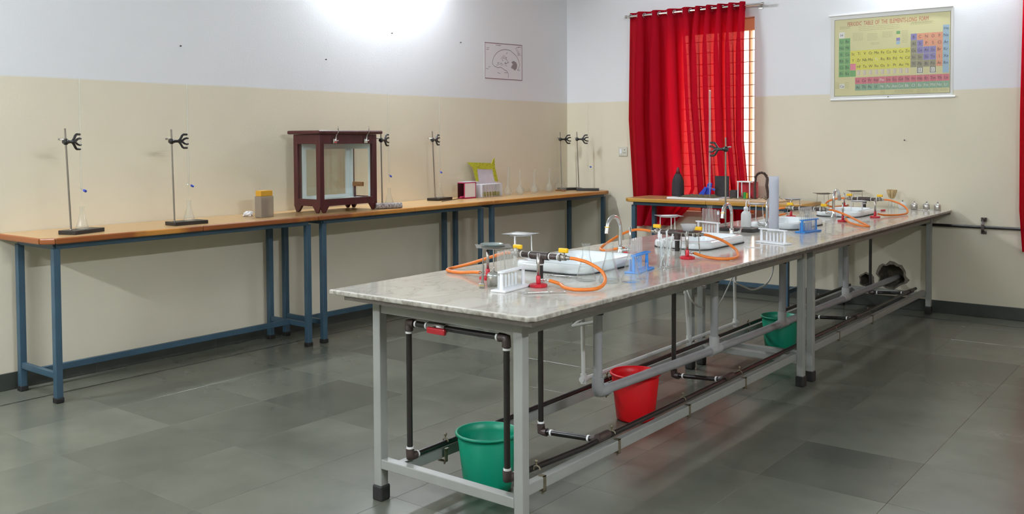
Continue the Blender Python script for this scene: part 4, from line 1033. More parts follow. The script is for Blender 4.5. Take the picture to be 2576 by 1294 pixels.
on_rack(RB[0], range(6), .14, '%s upturned tube on the blue rack by the conical flasks', 'test tubes on the nearer blue rack')
on_rack(RW[2], range(5), .15, '%s upturned tube on the white rack behind the second sink', 'test tubes on the far white rack')
q = make_tube(.148, True)(); Mr = Matrix.Translation(RW[2].location) @ Matrix.Rotation(RW[2].rotation_euler[2], 4, 'Z'); q.location = Mr @ Vector((PEG[5][0], PEG[5][1], .0092))
q['label'] = 'test tube with a white paper label on the rack behind the second sink'
on_rack(RB[1], range(6), .148, '%s upturned tube on the blue rack by the third sink', 'test tubes on the farther blue rack')
for k in range(5):
    Mr = Matrix.Translation(RB[1].location) @ Matrix.Rotation(RB[1].rotation_euler[2], 4, 'Z')
    p = Mr @ Vector((.006, -.039+.026*k, .0092)); t = make_tube(.13)(); t.location = p
    t['label'] = ('leftmost', 'second left', 'middle', 'second right', 'rightmost')[k] + ' upright tube in the holes of the blue rack by the third sink'; t['group'] = 'test tubes in holes of the farther blue rack'

# ---------------------------------------------------------------- flasks, beakers, bottles
def make_conical(s=1.0):
    def f():
        t = thing('conical_flask', '', 'flask')
        pr = [(1e-4, .0015), (.036, .001), (.041, .003), (.0425, .008), (.041, .014), (.02, .092), (.0162, .108), (.0155, .115), (.0155, .15), (.0175, .1545), (.0185, .156), (.0175, .1575)]
        MB().lathe([(r*s, z*s) for r, z in pr], (0, 0, 0), 28).build('glass', M_GLASS, t)
        return t
    return f
series(make_conical(1.0), [((3.495, -4.955, ZT), 0, 'conical flask farthest left of four beside the orange hose loop'), ((3.60, -4.943, ZT), 0, 'conical flask nearest the camera of four, inside the hose loop'),
       ((3.555, -4.865, ZT), 0, 'conical flask in the middle of the four by the blue rack'), ((3.664, -4.872, ZT), 0, 'conical flask rightmost of four, before the blue rack')], 'conical flasks by the nearest sink')
def make_beaker(s=1.0):
    def f():
        t = thing('beaker', '', 'beaker')
        pr = [(1e-4, .0012), (.021, .0008), (.0245, .003), (.025, .007), (.025, .063), (.0262, .067), (.0275, .0685), (.0268, .0692)]
        MB().lathe([(r*s, z*s) for r, z in pr], (0, 0, 0), 28).build('glass', M_GLASS, t)
        return t
    return f
series(make_beaker(), [((3.655, -4.775, ZT), 0, 'small clear beaker in front of the nearer blue rack'), ((3.65, -2.46, ZT), 0, 'small clear beaker right of the crowded blue rack')], 'small beakers')
jar = thing('glass_jar', 'tall glass jar of rods and spatulas right of the nearer blue rack', 'jar', (3.555, -4.385, ZT))
JL = Vector(jar.location)
MB().lathe([(1e-4, .002), (.031, .001), (.034, .004), (.034, .112), (.0362, .1155), (.0355, .117)], JL, 26).build('glass', M_GLASS, jar)
def stick(name, label, cat, a, c, r, m, group=None, head=None):
    a, c = JL+Vector(a), JL+Vector(c)
    t = thing(name, label, cat, a, group)
    MB().tube([a, c], r, 8).build('rod' if head else 'stem', m, t)
    if head: head(t, a, c)
    return t
for i, (a, c) in enumerate([((-.015, -.01, .004), (-.03, .02, .15)), ((.01, .015, .004), (-.01, .035, .165)), ((.015, -.015, .004), (.035, .012, .155))]):
    stick('glass_rod', 'clear stirring rod %s in the tall jar right of the blue rack' % ('leaning left', 'standing tallest', 'leaning right')[i], 'rod', a, c, .0042, M_BOTTLE, 'stirring rods in the jar')
stick('spatula', 'steel spatula with a white blade standing in the tall jar', 'spatula', (.0, -.02, .004), (.012, -.034, .105), .002, M_STEEL, None,
      lambda t, a, c: MB().prism([(-.004, 0), (.004, 0), (.009, .012), (.008, .03), (-.008, .03), (-.009, .012)], -.0008, .0008, 0, Matrix.Translation(c) @ Matrix.Rotation(PI/2, 4, 'X') @ Matrix.Rotation(.6, 4, 'Y')).build('blade', M_WHITE, t, bevel=.0005, seg=1))
stick('spatula', 'flat bladed white spatula at the back of the tall jar', 'spatula', (-.01, .012, .004), (-.022, -.016, .13), .002, M_WPL, None,
      lambda t, a, c: MB().prism([(-.003, 0), (.003, 0), (.006, .012), (.005, .035), (-.005, .035), (-.006, .012)], -.0008, .0008, 0, Matrix.Translation(c) @ Matrix.Rotation(PI/2, 4, 'X') @ Matrix.Rotation(.6, 4, 'Y')).build('blade', M_WPL, t, bevel=.0005, seg=1))
def tongs(label, a, c, z=ZT, lean=None, w=.012):
    a, c = Vector(a), Vector(c)
    t = thing('crucible_tongs', label, 'tongs', a, 'steel tongs')
    d = (c-a); L = d.length; d.normalize(); n = Vector((0,0,1)).cross(d)
    if n.length < .01: n = Vector((1,0,0))
    n.normalize(); u = d.cross(n)
    P = lambda s, k, h=0: a + d*(L*s) + n*k + u*h
    for s, h in ((1, .0022), (-1, .0055)):
        o = MB().tube([P(.0, s*.012, h), P(.12, s*.010, h), P(.55, 0, h), P(.8, -s*.008, h), P(.95, -s*.003, h), P(1.0, -s*.006, h)], .0019, 8).tube([P(-.07+.06*math.cos(2*PI*k/12), s*.013+.008*math.sin(2*PI*k/12), h) for k in range(12)], .0016, 6, closed=True).build('arm', M_CHROME, t)
    MB().cyl(P(.55, 0, -.0002), P(.55, 0, .009), .0035, 10).build('pivot', M_CHROME, t)
    return t
tongs('steel tongs lying in front of the nearest bunsen burner', (3.495, -5.365, ZT+.0005), (3.605, -5.262, ZT+.0005))
tongs('steel tongs lying along the front of the nearest white sink', (3.30, -4.93, ZT+.0005), (3.452, -4.915, ZT+.0005))
tongs('steel tongs lying before the three steel spirit lamps at the far wall', (3.60, -.22, ZT+.0005), (3.70, -.19, ZT+.0005))
tongs('steel tongs leaning on the tall glass jar, rings at the bottom', (3.592, -4.475, ZT+.004), (3.575, -4.415, ZT+.125))
cy = thing('measuring_cylinder', 'tall white translucent plastic measuring cylinder by the third sink', 'cylinder', (3.315, -2.515, ZT))
MB().solid([(.043, .0003), (.045, .004), (.043, .012), (.034, .018)], cy.location, 6, smooth=False).build('foot', M_BOTTLE, cy)
MB().lathe([(.0305, .016), (.0305, .345), (.0325, .352), (.0312, .352), (.029, .345), (.029, .02), (1e-4, .018)], cy.location, 30).build('tube', M_FROST, cy)
wb = thing('wash_bottle', 'white squeezy plastic wash bottle with bent nozzle left of the third sink', 'bottle', (3.11, -2.475, ZT))
MB().solid([(.028, .0004), (.032, .004), (.0325, .09), (.031, .102), (.024, .114), (.014, .121), (.0135, .126)], wb.location, 28).build('body', M_BOTTLE, wb)
MB().solid([(.0155, .125), (.0155, .142), (.012, .146), (.006, .149)], wb.location, 20).build('cap', M_WPL, wb)
w0 = Vector(wb.location)
MB().tube([w0+Vector(v) for v in ((0,0,.147), (.0, 0, .175), (.004, .003, .188), (.010, .007, .191), (.0135, .01, .185), (.016, .012, .16))], [.0045, .0034, .003, .003, .0028, .002], 10).build('nozzle', M_WPL, wb)
MB().cyl(w0+Vector((.016, .012, .162)), w0+Vector((.0165, .0125, .152)), .003, 8).build('nozzle_tip', M_REDP, wb)
# spirit lamps
def make_lamp(body):
    def f():
        t = thing('spirit_lamp', '', 'spirit lamp')
        MB().solid([(.024, .0003), (.0262, .003), (.0262, .04), (.025, .0425)], (0, 0, 0), 26).build('body', body, t)
        MB().solid([(.0275, .040), (.028, .044), (.022, .052), (.010, .0575), (.007, .0585)], (0, 0, 0), 26).build('lid', M_CHROME, t)
        MB().solid([(.0055, .058), (.0055, .07), (.0048, .072)], (0, 0, 0), 12).build('wick_tube', M_STEEL, t)
        return t
    return f
series(make_lamp(M_STEEL), [((3.262, -5.285, ZT), 0, 'steel spirit lamp left of the nearest white test tube rack'), ((3.535, -.105, ZT), .3, 'leftmost of three steel spirit lamps at the far wall'), ((3.63, -.105, ZT), .6, 'middle of three steel spirit lamps at the far wall'), ((3.715, -.105, ZT), 0, 'rightmost of three steel spirit lamps at the far wall')], 'steel spirit lamps')
t = thing('spirit_lamp', 'white frosted glass spirit lamp left of the three steel ones', 'spirit lamp', (3.445, -.115, ZT))
MB().solid([(.022, .0003), (.025, .003), (.033, .02), (.034, .034), (.028, .047), (.014, .056), (.012, .062)], t.location, 24).build('body', M_BOTTLE, t)
MB().solid([(.006, .06), (.006, .076), (.004, .078)], t.location, 12).build('wick_cap', M_TAP, t)
# brushes in a jar
bj = thing('glass_jar', 'small glass jar holding tan bottle brushes at the far wall', 'jar', (3.355, -.105, ZT))
MB().lathe([(1e-4, .002), (.024, .001), (.026, .003), (.026, .058), (.0275, .061)], bj.location, 22).build('glass', M_GLASS, bj)
for i, (dx, dyy) in enumerate(((-.03, -.005), (-.008, .012), (.012, -.012), (.032, .006))):
    b0 = Vector(bj.location)+Vector((-dx*.35, -dyy*.35, .004)); b1 = Vector(bj.location)+Vector((dx, dyy, .16)); t = thing('bottle_brush', 'tan bottle brush, %s of four in the small jar' % ('leftmost', 'second from left', 'third from left', 'rightmost')[i], 'brush', b0, 'bottle brushes in the jar')
    m1 = b0.lerp(b1, .52)
    MB().tube([b0, b0.lerp(b1, .97)], .0014, 6).build('wire_handle', M_STEEL, t)
    MB().tube([m1, m1.lerp(b1, .12), m1.lerp(b1, .5), m1.lerp(b1, .9), b1], [.004, .010, .013, .0135, .009], 12).build('bristles', M_TAN, t)
t = thing('test_tube_brush', 'thin white brush with a pink end lying beyond the farthest sink', 'brush', (3.32, -.53, ZT+.004))
MB().tube([(3.315, -.55, ZT+.0045), (3.365, -.44, ZT+.0045)], .003, 8).build('stem', M_WPL, t)
MB().tube([(3.365, -.44, ZT+.0065), (3.385, -.39, ZT+.0065)], .006, 10).build('tip', M_REDP, t)
o = MB().box(-.045, .045, -.017, .017, 0, .0012, 0, Matrix.Translation((3.575, -3.43, ZT+.0003)) @ Matrix.Rotation(.1, 4, 'Z')).build('paper_strip', M_PAPER, base=(3.575, -3.43, ZT)); tag(o, 'small white paper strip lying left of the empty white rack', 'paper')
t = thing('test_tube_holder', 'small brass ended metal tube holder leaning by the nearest steel spirit lamp', 'holder', (3.262, -5.36, ZT))
MB().bar((3.262, -5.352, ZT+.005), (3.215, -5.29, ZT+.082), .007, .0025).bar((3.255, -5.353, ZT+.006), (3.213, -5.292, ZT+.062), .006, .0025).build('arms', M_STEEL, t, bevel=.0008, seg=1)
MB().box(-.011, .011, -.006, .006, 0, .019, 0, Matrix.Translation((3.262, -5.358, ZT+.0005)) @ Matrix.Rotation(.5, 4, 'Z')).build('clip_end', M_STEEL, t, bevel=.003)
MB().box(-.0114, .0114, -.0064, .0064, .008, .0125, 0, Matrix.Translation((3.262, -5.358, ZT+.0005)) @ Matrix.Rotation(.5, 4, 'Z')).build('brass_band', principled('brass', (.75, .58, .2, 1), .3, metal=1.0), t, bevel=.001)

# ---------------------------------------------------------------- retort stands with burettes
def make_stand(dz=0.0, flip=1, lean=0.0):
    t = thing('retort_stand', '', 'stand')
    MB().box(-.06, .06, -.125, .105, .0003, .023).build('base', M_BLACK, t, bevel=.0025)
    b0 = Vector((.008, -.10, .02)); top = Vector((.008, -.10-lean, .60))
    MB().tube([b0, top], .0052, 12).build('rod', M_ROD, t)
    MB().solid([(.009, .023), (.009, .028), (.006, .031)], (.008, -.10, 0), 10).build('rod_nut', M_ROD, t)
    zc = .525; yc = b0.y-lean*(zc-.02)/.58; f = flip
    Y = lambda v: yc+f*v
    o = MB().cyl((.008, Y(-.016), zc), (.008, Y(.02), zc), .012, 10).cyl((.008, Y(0), zc-.017), (.008, Y(0), zc+.017), .011, 10).build('clamp_boss', M_CLAMP, t, autosmooth=True)
    MB().cyl((.008, Y(-.012), zc+.012), (-.02, Y(-.016), zc+.014), .003, 8).box(-.024, -.018, min(Y(-.024), Y(-.008)), max(Y(-.024), Y(-.008)), zc+.009, zc+.019).build('thumbscrew', M_STEEL, o)
    b = MB(); b.cyl((.008, Y(.018), zc), (.008, Y(.05), zc), .009, 10)
    for s in (-1, 1):
        b.tube([(.008, Y(.046), zc), (.008, Y(.06), zc+s*.013), (.008, Y(.074), zc+s*.036), (.008, Y(.082), zc+s*.042), (.008, Y(.108), zc+s*.042)], [.008, .0075, .0075, .007, .0065], 8)
        b.tube([(.008, Y(.05), zc), (.008, Y(.074), zc+s*.004), (.008, Y(.088), zc+s*.014), (.008, Y(.104), zc+s*.019), (.008, Y(.116), zc+s*.017)], [.008, .0075, .0068, .0062, .0055], 8)
    b.build('clamp_jaw', M_CLAMP, t)
    return t
ST = [((.39, -5.495, .92), D(20), .03, 'black based retort stand at the near end of the left wall bench'), ((.404, -4.82, .92), D(-1.5), .012, 'black based retort stand left of the mustard topped box'),
      ((.385, -3.04, .92), D(14), .01, 'retort stand half hidden at the right of the balance case'), ((.142, -2.165, .92), D(11), .04, 'retort stand left of the crimson framed box'),
      ((.165, -.185, .92), D(-36), .015, 'left of the two retort stands in the corner of the room'), ((.40, -.20, .92), D(-58), .02, 'right of the two retort stands in the corner of the room')]
def make_burette(m=M_GLASS, r=.0052):
    t = thing('burette', '', 'burette')
    MB().lathe([(.0015, 0), (.0022, .03), (.003, .07), (r, .09), (r, .70), (r*1.05, .705)], (0, 0, 0), 14).build('glass_tube', m, t)
    o = MB().cyl((0, -.013, .075), (0, .03, .055), .0042, 10).build('stopcock_barrel', M_GLASS, t)
    MB().cyl((0, .018, .0605), (0, .034, .053), .0075, 10).build('stopcock_key', M_NAVY, o)
    return t
burB = None
def xf(loc, rz, p): return Matrix.Translation(loc) @ Matrix.Rotation(rz, 4, 'Z') @ Vector(p)
FL = make_conical(.82)
fl0 = None; bu0 = None
for i, (loc, rz, lean, lab) in enumerate(ST):
    s = make_stand(lean=lean); s.location = loc; s.rotation_euler = (0, 0, rz); s['label'] = lab; s['group'] = 'retort stands'
    if i == 4: continue
    yb = -.10-lean*.87+.112
    p = xf(loc, rz, (.008, yb, .185))
    names = ('nearest the camera on the left wall bench', 'left of the mustard topped box', 'just right of the balance case', 'left of the crimson framed box', '', 'in the corner of the room')
    if bu0 is None: bu0 = make_burette(); b_ = bu0
    else: b_ = dup(bu0, p)
    b_.location = p; b_.rotation_euler = (0, 0, rz); b_['label'] = 'thin glass burette with a blue stopcock ' + names[i]; b_['group'] = 'burettes on the wall benches'
    if i == 5: continue
    q = xf(loc, rz, (.008, yb, .0232)); 
    if fl0 is None: fl0 = FL(); f_ = fl0
    else: f_ = dup(fl0, q)
    f_.location = q; f_['label'] = 'small conical flask on the retort stand base ' + names[i]; f_['group'] = 'flasks on stand bases'
# the island's own stand, clamp towards the left
s = make_stand(flip=-1); s.location = (3.133, -2.611, ZT); s.rotation_euler = (0, 0, D(-90)); s['label'] = 'retort stand on the marble worktop in front of the red curtain'; s['group'] = 'retort stands'
M_BUR = thin_glass('clear_burette_glass', (.97,.98,.98,1), .8, .12, .05, milk=.12, edge=.6)
bx_ = xf((3.133, -2.611, 0), D(-90), (.008, -.212, 0))
b_ = make_burette(M_BUR, .0062); b_.location = (bx_[0], bx_[1], ZT+.205); b_.rotation_euler = (0, 0, D(-70)); b_['label'] = 'tall glass burette with a blue stopcock in front of the red curtain'; b_['group'] = 'burette on the worktop'
f_ = make_conical(1.0)(); f_.location = (bx_[0], bx_[1], ZT); f_['label'] = 'conical flask under the burette in front of the red curtain'

# ---------------------------------------------------------------- on the left wall benches
bc = thing('balance_case', 'dark mahogany glazed balance case with two chrome clips on the left wall bench', 'case', (.315, -3.51, .92))
X0, X1, Y0, Y1, Z0, Z1 = .17, .46, -3.79, -3.23, .97, 1.49; w = .042
for x, y in ((X1-w, Y0), (X1-w, Y1-w), (X0, Y0), (X0, Y1-w)):
    MB().box(x, x+w, y, y+w, Z0, Z1-.0).build('corner_post', M_MAHOG, bc, bevel=.003)
for (z0, z1) in ((Z0, Z0+.05), (Z1-.07, Z1)):
    MB().box(X1-.026, X1-.002, Y0+w, Y1-w, z0, z1).build('front_rail', M_MAHOG, bc, bevel=.002)
    MB().box(X0+.002, X0+.026, Y0+w, Y1-w, z0, z1).build('back_rail', M_MAHOG, bc, bevel=.002)
    for y in (Y0+.002, Y1-.026): MB().box(X0+w, X1-w, y, y+.024, z0, z1).build('side_rail', M_MAHOG, bc, bevel=.002)
MB().box(X0+.03, X1-.03, Y0+.03, Y1-.03, Z0+.03, Z0+.042).build('floor_board', M_CASEWHITE, bc)
MB().box(X0-.03, X1+.035, Y0-.035, Y1+.035, Z1+.001, Z1+.028).build('lid', M_MAHOG, bc, bevel=.01, seg=3)
# pale painted inner frame at the back and sides
MB().box(X0+.028, X0+.04, Y0+.045, Y1-.045, Z1-.11, Z1-.03).box(X0+.028, X0+.04, Y0+.045, Y0+.085, Z0+.042, Z1-.11).box(X0+.028, X0+.04, Y1-.085, Y1-.045, Z0+.042, Z1-.11).box(X0+.028, X0+.04, Y0+.085, Y1-.085, Z0+.042, Z0+.065).build('inner_back_frame', M_CASEWHITE, bc)
MB().box(X0+.04, X1-.03, Y1-.044, Y1-.03, Z1-.11, Z1-.03).box(X0+.04, X0+.06, Y1-.044, Y1-.03, Z0+.042, Z1-.11).box(X1-.05, X1-.03, Y1-.044, Y1-.03, Z0+.042, Z1-.11).build('inner_side_frame', M_CASEWHITE, bc)
MB().box(X1-.016, X1-.012, Y0+w, Y1-w, Z0+.05, Z1-.07).build('front_pane', M_PANE, bc)
MB().box(X0+w, X1-w, Y0+.012, Y0+.016, Z0+.05, Z1-.07).build('left_pane', M_PANE, bc)
MB().box(X0+.012, X0+.016, Y0+w, Y1-w, Z0+.05, Z1-.07).build('back_pane', thin_glass('grey_tinted_glass', (.86,.9,.87,1), .8, .03), bc)
MB().box(X0+w, X1-w, Y1-.016, Y1-.012, Z0+.05, Z1-.07).build('right_pane', M_PANE, bc)
MB().box(X0+.10, X0+.20, Y1-.075, Y1-.05, Z0+.125, Z0+.158).build('wooden_block', M_RAWWOOD, bc, bevel=.002)
MB().box(X0+.105, X0+.118, Y1-.07, Y1-.056, Z0+.042, Z0+.125).build('block_post', M_MAHOG, bc, bevel=.001)
def foot(x, y, sx, sy):
    b = MB()
    b.prism([(0, 0), (.085*sy, 0), (.05*sy, -.05), (.03*sy, -.05)], -.006, .006, 0, Matrix.Translation((x-sx*.006, y, Z0+.002)) @ Matrix(((0,0,1,0),(1,0,0,0),(0,1,0,0),(0,0,0,1))))
    b.prism([(0, 0), (-.085*sx, 0), (-.045*sx, -.05), (-.025*sx, -.05)], -.006, .006, 0, Matrix.Translation((x, y+sy*.006, Z0+.002)) @ Matrix(((1,0,0,0),(0,0,1,0),(0,1,0,0),(0,0,0,1))))
    b.build('bracket_foot', M_MAHOG, bc, autosmooth=True)
for x, sx in ((X0, -1), (X1, 1)):
    for y, sy in ((Y0, 1), (Y1, -1)): foot(x, y, sx, sy)
for y in (-3.652, -3.35):
    o = MB().box(X1-.001, X1+.012, y-.016, y+.016, Z1-.066, Z1-.034).build('clip', M_CHROME, bc, bevel=.003)
    MB().cyl((X1+.012, y-.012, Z1-.05), (X1+.012, y+.026, Z1-.046), .006, 10).tube([(X1+.016, y, Z1-.045), (X1+.018, y+.006, Z1-.005), (X1+.042, y+.004, Z1+.018), (X1+.041, y, Z1+.06)], [.006, .0045, .0035, .0025], 8).ball((X1+.0415, y, Z1+.04), .005, 8).build('clip_pin', M_CHROME, o)
t = thing('plastic_box', 'grey translucent plastic box with a mustard card top left of the balance case', 'box', (.37, -4.205, .92))
M_GREYBOX = thin_glass('smoky_plastic', (.75,.7,.65,1), .9, .04, .15, milk=.55, milkcol=(.47,.42,.36,1))
MB().box(.335, .405, -4.262, -4.155, .9205, 1.066).build('body', M_GREYBOX, t, bevel=.004)
MB().box(.34, .40, -4.257, -4.160, 1.067, 1.104).build('card', M_PRINTMUSTARD, t, bevel=.002)
MB().box(.325, .333, -4.20, -4.142, .9205, 1.04).build('back_card', M_GREYBOX, t, bevel=.001)
b = MB(); rnd = random.Random(12)
pr_ = []
for i in range(7):
    for k in range(11):
        a = 2*PI*k/11; el = PI*i/6; r = .026*(1+rnd.uniform(-.3, .3)); pr_.append((.22+r*math.sin(el)*math.cos(a)*1.2, -4.23+r*math.sin(el)*math.sin(a)*1.5, max(.9206, .936-r*.8*math.cos(el))))
b.add(pr_, [(i*11+k, i*11+(k+1) % 11, (i+1)*11+(k+1) % 11, (i+1)*11+k) for i in range(6) for k in range(11)])
tag(b.build('paper_ball', M_PAPER, base=(.22, -4.23, .92)), 'crumpled white paper on the bench left of the mustard topped box', 'paper')
t = thing('newspaper_roll', 'rolled dark printed newspaper lying by the balance case', 'newspaper', (.52, -3.14, .943))
a, c = Vector((.466, -3.25, .9435)), Vector((.556, -3.065, .9435)); 
MB().tube([a, c], .0225, 16).build('roll', M_NEWS, t); dd = (c-a).normalized()
MB().tube([c-dd*.001, c+dd*.004], [.016, .013], 14).build('inner_roll', M_PAPER, t)
b = MB(); 
for k in range(9):
    pass
t = thing('screwdriver', 'dark screwdriver with a crimson handle before the fourth retort stand', 'tool', (.31, -2.35, .925))
MB().tube([(.325, -2.35, .9245), (.215, -1.985, .927)], .003, 8).build('shaft', M_BLACK, t)
MB().tube([(.215, -1.985, .934), (.212, -1.975, .934), (.205, -1.955, .934), (.185, -1.89, .934), (.183, -1.883, .934)], [.006, .0115, .010, .0125, .008], 12).build('handle', M_PINK, t)
t = thing('framed_box', 'small clear box with crimson edges and white sheet near the lime frame', 'box', (.21, -1.86, .92))
fx0, fx1, fy0, fy1, fz0, fz1 = .15, .23, -1.945, -1.785, .9205, 1.066; e = .008
for (y0, y1, z0, z1) in ((fy0, fy1, fz0, fz0+e*1.6), (fy0, fy1, fz1-e, fz1), (fy0, fy0+e, fz0, fz1), (fy1-e, fy1, fz0, fz1)): MB().box(fx1-e, fx1, y0, y1, z0, z1).build('edge_strip', M_PINK, t, bevel=.0015, seg=1)
for (z0, z1) in ((fz0, fz0+e), (fz1-e, fz1)): MB().box(fx0, fx1-e, fy1-e, fy1, z0, z1).box(fx0, fx1-e, fy0, fy0+e, z0, z1).build('edge_strip', M_PINK, t)
MB().box(fx1-e*.7, fx1-e*.4, fy0+e, fy1-e, fz0+e*1.6, fz1-e).build('sheet', M_PAPER, t)
MB().box(fx0, fx0+.004, fy0, fy1, fz0, fz1).build('back', M_MAHOG, t); MB().box(fx0+.006, fx1-e, fy1-.003, fy1-.001, fz0+e, fz1-e).build('side', M_MAHOG, t)
MB().box(fx0-.004, fx1, fy0+.01, fy1+.03, fz1+.0005, fz1+.004).build('clear_lid', M_FROST, t)
# acrylic rack with tubes of yellow-green liquid
ar = thing('acrylic_rack', 'clear acrylic rack of test tubes before the lime green frame', 'rack', (.215, -1.585, .92))
MB().box(.17, .26, -1.735, -1.445, .9205, .926).build('base', M_GLASS, ar); MB().box(.17, .26, -1.735, -1.445, 1.036, 1.041).build('top_plate', M_FROST, ar)
for y in (-1.735, -1.45): MB().box(.17, .26, y, y+.005, .926, 1.036).build('end_plate', M_FROST, ar)
M_LIQ = thin_glass('pale_yellow_liquid', (.86,.84,.4,1), .6, .02, .05, milk=.35, milkcol=(.62,.6,.25,1))
def f_():
    t = thing('test_tube', '', 'test tube')
    MB().lathe([(1e-4, 0), (.005, .0012), (.0078, .006), (.0082, .01), (.0082, .118), (.0092, .1195)], (0, 0, 0), 14).build('glass', M_GLASS, t)
    MB().lathe([(1e-4, .0015), (.0045, .0025), (.0072, .008), (.0073, .04), (1e-4, .0402)], (0, 0, 0), 14).build('liquid', M_LIQ, t)
    return t
series(f_, [((x, y, .9265), 0, '%s tube of yellowish liquid in the %s row of the clear acrylic rack' % (w_, r_)) for y, w_ in zip((-1.70, -1.66, -1.62, -1.58, -1.54, -1.50, -1.47), ('leftmost', 'second left', 'third left', 'middle', 'third right', 'second right', 'rightmost')) for x, r_ in ((.195, 'back'), (.235, 'front'))], 'test tubes in the acrylic rack')
# lime paper frame leaning on the wall
t = thing('notice_card', 'lilac white notice in a lime green paper border with horned corners', 'notice', (.09, -1.48, .92))
def slab(name, poly, x, th, m): return MB().prism([(y, z) for y, z in poly], 0, th, 0, Matrix(((-.14, 0, 1, x) if False else (0, -.10, 1, x+.10*.92), (1, 0, 0, 0), (0, 1, 0, 0), (0, 0, 0, 1)))).build(name, m, t, autosmooth=True)
slab('notice', [(-1.615, .922), (-1.325, .922), (-1.33, 1.175), (-1.595, 1.185)], .10, .003, principled('lilac_white_paper', rgb(206,198,208), .75, var=.05, vscale=20))
slab('top_strip', [(-1.725, 1.24), (-1.66, 1.19), (-1.60, 1.175), (-1.37, 1.165), (-1.345, 1.18), (-1.35, 1.218), (-1.40, 1.225)], .104, .004, M_LIME)
slab('left_strip', [(-1.655, 1.20), (-1.595, 1.19), (-1.585, 1.06), (-1.62, 1.06)], .1045, .004, M_LIME)
slab('right_strip', [(-1.375, 1.22), (-1.34, 1.265), (-1.325, 1.27), (-1.33, 1.19), (-1.30, 1.05), (-1.345, 1.052), (-1.365, 1.15)], .105, .004, M_LIME)
def make_vol(s=1.0):
    def f():
        t = thing('volumetric_flask', '', 'flask')
        pr = [(1e-4, .003), (.026, .001), (.03, .004), (.036, .018), (.040, .036), (.037, .054), (.025, .074), (.011, .094), (.0078, .11), (.0072, .22), (.0095, .226), (.0095, .23)]
        MB().lathe([(r*s, z*s) for r, z in pr], (0, 0, 0), 26).build('glass', M_GLASS, t)
        return t
    return f
series(make_vol(1.0), [((x, y, .9205), 0, '%s of seven clear long necked flasks right of the acrylic rack' % w_) for x, y, w_ in ((.20, -1.29, 'leftmost'), (.26, -1.18, 'second from the left'), (.17, -1.05, 'third from the left'), (.24, -.93, 'middle'), (.16, -.80, 'third from the right'), (.25, -.68, 'second from the right'), (.15, -.55, 'rightmost'))], 'long necked flasks on the left wall bench')
t = thing('measuring_cylinder', 'tall clear glass measuring cylinder among the long necked flasks', 'cylinder', (.12, -1.17, .92))
MB().solid([(.034, .0004), (.036, .003), (.03, .007), (.016, .011)], t.location, 22).build('foot', M_GLASS, t); MB().lathe([(.0145, .009), (.0145, .27), (.0165, .275)], t.location, 20).build('tube', M_GLASS, t)
for i, (x, y, r) in enumerate(((.16, -.40, .042), (.26, -.45, .03))):
    t = thing('round_flask', ('round bottomed clear flask on a cork ring nearest the corner stands', 'small round clear flask on a cork ring beside the bigger one')[i], 'flask', (x, y, .9205))
    MB().tube([(x+r*.62*math.cos(2*PI*k/20), y+r*.62*math.sin(2*PI*k/20), .9205+.0055) for k in range(20)], .0055, 8, closed=True).build('cork_ring', M_RAWWOOD, t)
    c = .9205+.011+r*.78
    MB().lathe([(1e-4, c-r), (r*.5, c-r*.87), (r*.87, c-r*.5), (r, c), (r*.87, c+r*.5), (r*.5, c+r*.87), (.009, c+r*1.05), (.0085, c+r*2.2), (.0105, c+r*2.3)], (x, y, 0), 24).build('glass', M_GLASS, t)

# ---------------------------------------------------------------- student models on the window bench
z0 = zf
bd = thing('model_board', 'white board with a grey green clay landscape on the window bench', 'model', (1.95, -.43, z0))
MB().box(1.50, 2.02, -.58, -.28, z0+.0005, z0+.016).build('white_board', M_WPL, bd, bevel=.002)
rnd = random.Random(9); N_ = 18; vs = []; fs = []
for j in range(9):
    for i in range(N_):
        x = 1.57+.38*i/(N_-1); y = -.55+.22*j/8
        e = min(i, N_-1-i, 3)/3*min(j, 8-j, 2)/2
        vs.append((x, y, z0+.0165+e*(.012+rnd.uniform(0, .014))))
for j in range(8):
    for i in range(N_-1): fs.append((j*N_+i, j*N_+i+1, (j+1)*N_+i+1, (j+1)*N_+i))
MB().add(vs, fs, 0, True).build('clay_relief', M_MOSS, bd)
b2 = thing('model_board', 'pale board strewn with straw and twigs at the right of the window bench', 'model', (2.27, -.42, z0))
MB().box(2.03, 2.56, -.60, -.24, z0+.0005, z0+.014).build('board', principled('pale_pine_board', rgb(206,180,148), .5, var=.08, vscale=6), b2, bevel=.002)
b = MB()
for i in range(60):
    x, y = rnd.uniform(2.05, 2.50), rnd.uniform(-.55, -.30); a = rnd.uniform(0, 2*PI); l = rnd.uniform(.015, .05); h = rnd.uniform(0, .03)
    b.tube([(x, y, z0+.015), (x+l*math.cos(a), y+l*math.sin(a), z0+.017+h)], .0016, 5)
tag(b.build('straw', M_MOSS, b2), kind='stuff')
t = thing('paper_rocket', 'charcoal coloured bottle shaped paper model at the left of the window bench', 'model', (1.585, -.42, z0+.0165))
MB().solid([(.056, z0+.0168), (.058, z0+.03), (.055, z0+.14), (.05, z0+.17), (.036, z0+.205), (.024, z0+.225)], (1.52, -.40, 0), 20).build('body', M_PAPIER, t)
MB().solid([(.022, z0+.225), (.014, z0+.265), (.006, z0+.285)], (1.52, -.40, 0), 16).build('nose', principled('maroon_paint', rgb(92,34,38), .6), t)
t = thing('folded_card', 'bright blue folded card leaning on the clay landscape', 'card', (1.85, -.36, z0+.0165))
b = MB(); MM = Matrix(((1,0,0,-.08),(0,0,-1,-.33),(0,1,0,z0+.0168),(0,0,0,1)))
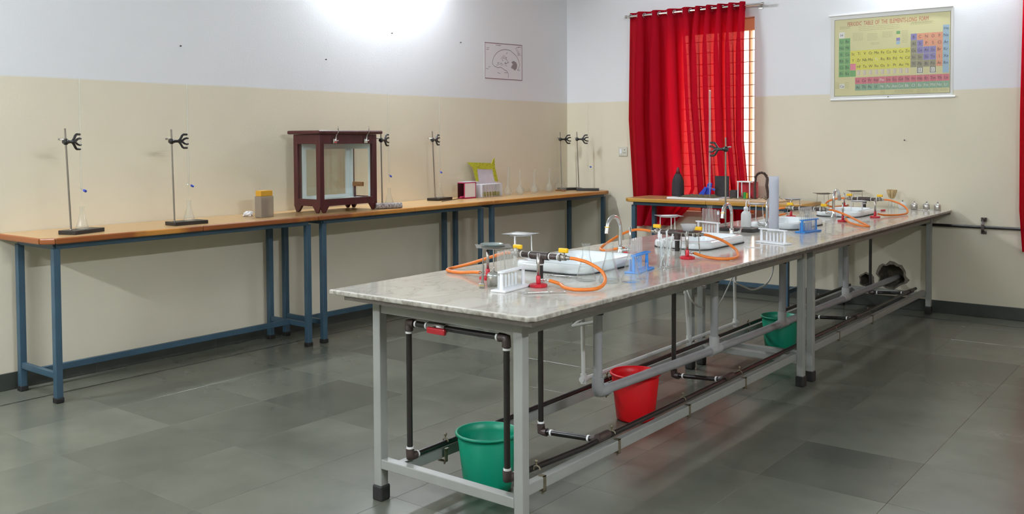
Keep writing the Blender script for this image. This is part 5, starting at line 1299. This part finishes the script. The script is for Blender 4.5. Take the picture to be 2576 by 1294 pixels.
b.prism([(1.765, 0), (1.83, 0), (1.862, .075), (1.845, .088)], 0, .012, 0, MM).prism([(1.835, 0), (1.885, 0), (1.905, .12), (1.875, .13), (1.86, .11)], -.02, -.008, 0, MM)
b.build('card', M_NAVY, t, autosmooth=True)
t = thing('black_card', 'square black card standing behind the clay landscape', 'card', (1.95, -.27, z0))
MB().box(1.825, 1.965, -.262, -.25, z0+.0005, z0+.205, 0).build('panel', M_PAPIER, t, bevel=.004)
t = thing('black_box', 'small dark box on the straw strewn board', 'box', (2.07, -.36, z0+.0145))
MB().box(2.035, 2.10, -.40, -.34, z0+.0145, z0+.085).build('box', M_DUST, t, bevel=.003)
t = thing('model_house', 'small white framed model with red and green parts on the window bench', 'model', (2.175, -.36, z0+.0145))
b = MB(); zz = z0+.0146
for x in (2.115, 2.225): b.box(x, x+.009, -.41, -.40, zz, zz+.145).box(x, x+.009, -.33, -.32, zz, zz+.145)
b.box(2.110, 2.240, -.412, -.318, zz+.145, zz+.154); b.build('white_frame', M_WPL, t)
MB().box(2.130, 2.225, -.335, -.33, zz, zz+.14).build('red_back', M_REDP, t); MB().box(2.240, 2.280, -.38, -.33, zz, zz+.15).build('red_side', principled('dusky_red_card', rgb(176,60,66), .6), t, bevel=.01)
MB().box(2.165, 2.190, -.40, -.37, zz, zz+.055).build('green_block', principled('bright_green_card', rgb(30,150,60), .5), t, bevel=.002); MB().box(2.195, 2.205, -.40, -.37, zz, zz+.05).build('yellow_block', M_YEL, t)
t = thing('twig_arch', 'dark brown twig arch standing at the right end of the window bench', 'model', (2.315, -.40, z0+.0145))
ap = [(2.280, -.40, zz)] + [(2.335-.052*math.cos(PI*k/12)*(1.06 if k < 6 else 1), -.40, zz+.175+.058*math.sin(PI*k/12)) for k in range(13)] + [(2.393, -.40, zz)]
rr = random.Random(4)
MB().tube([Vector(p)+Vector((rr.uniform(-.004, .004), rr.uniform(-.004, .004), 0)) for p in smooth_path(ap, 3)], [rr.uniform(.0085, .0135) for _ in range(len(smooth_path(ap, 3)))], 8).build('arch', principled('dark_bark', rgb(70,54,48), .9, var=.35, vscale=80, bump=.8), t)
bpy.context.view_layer.update()
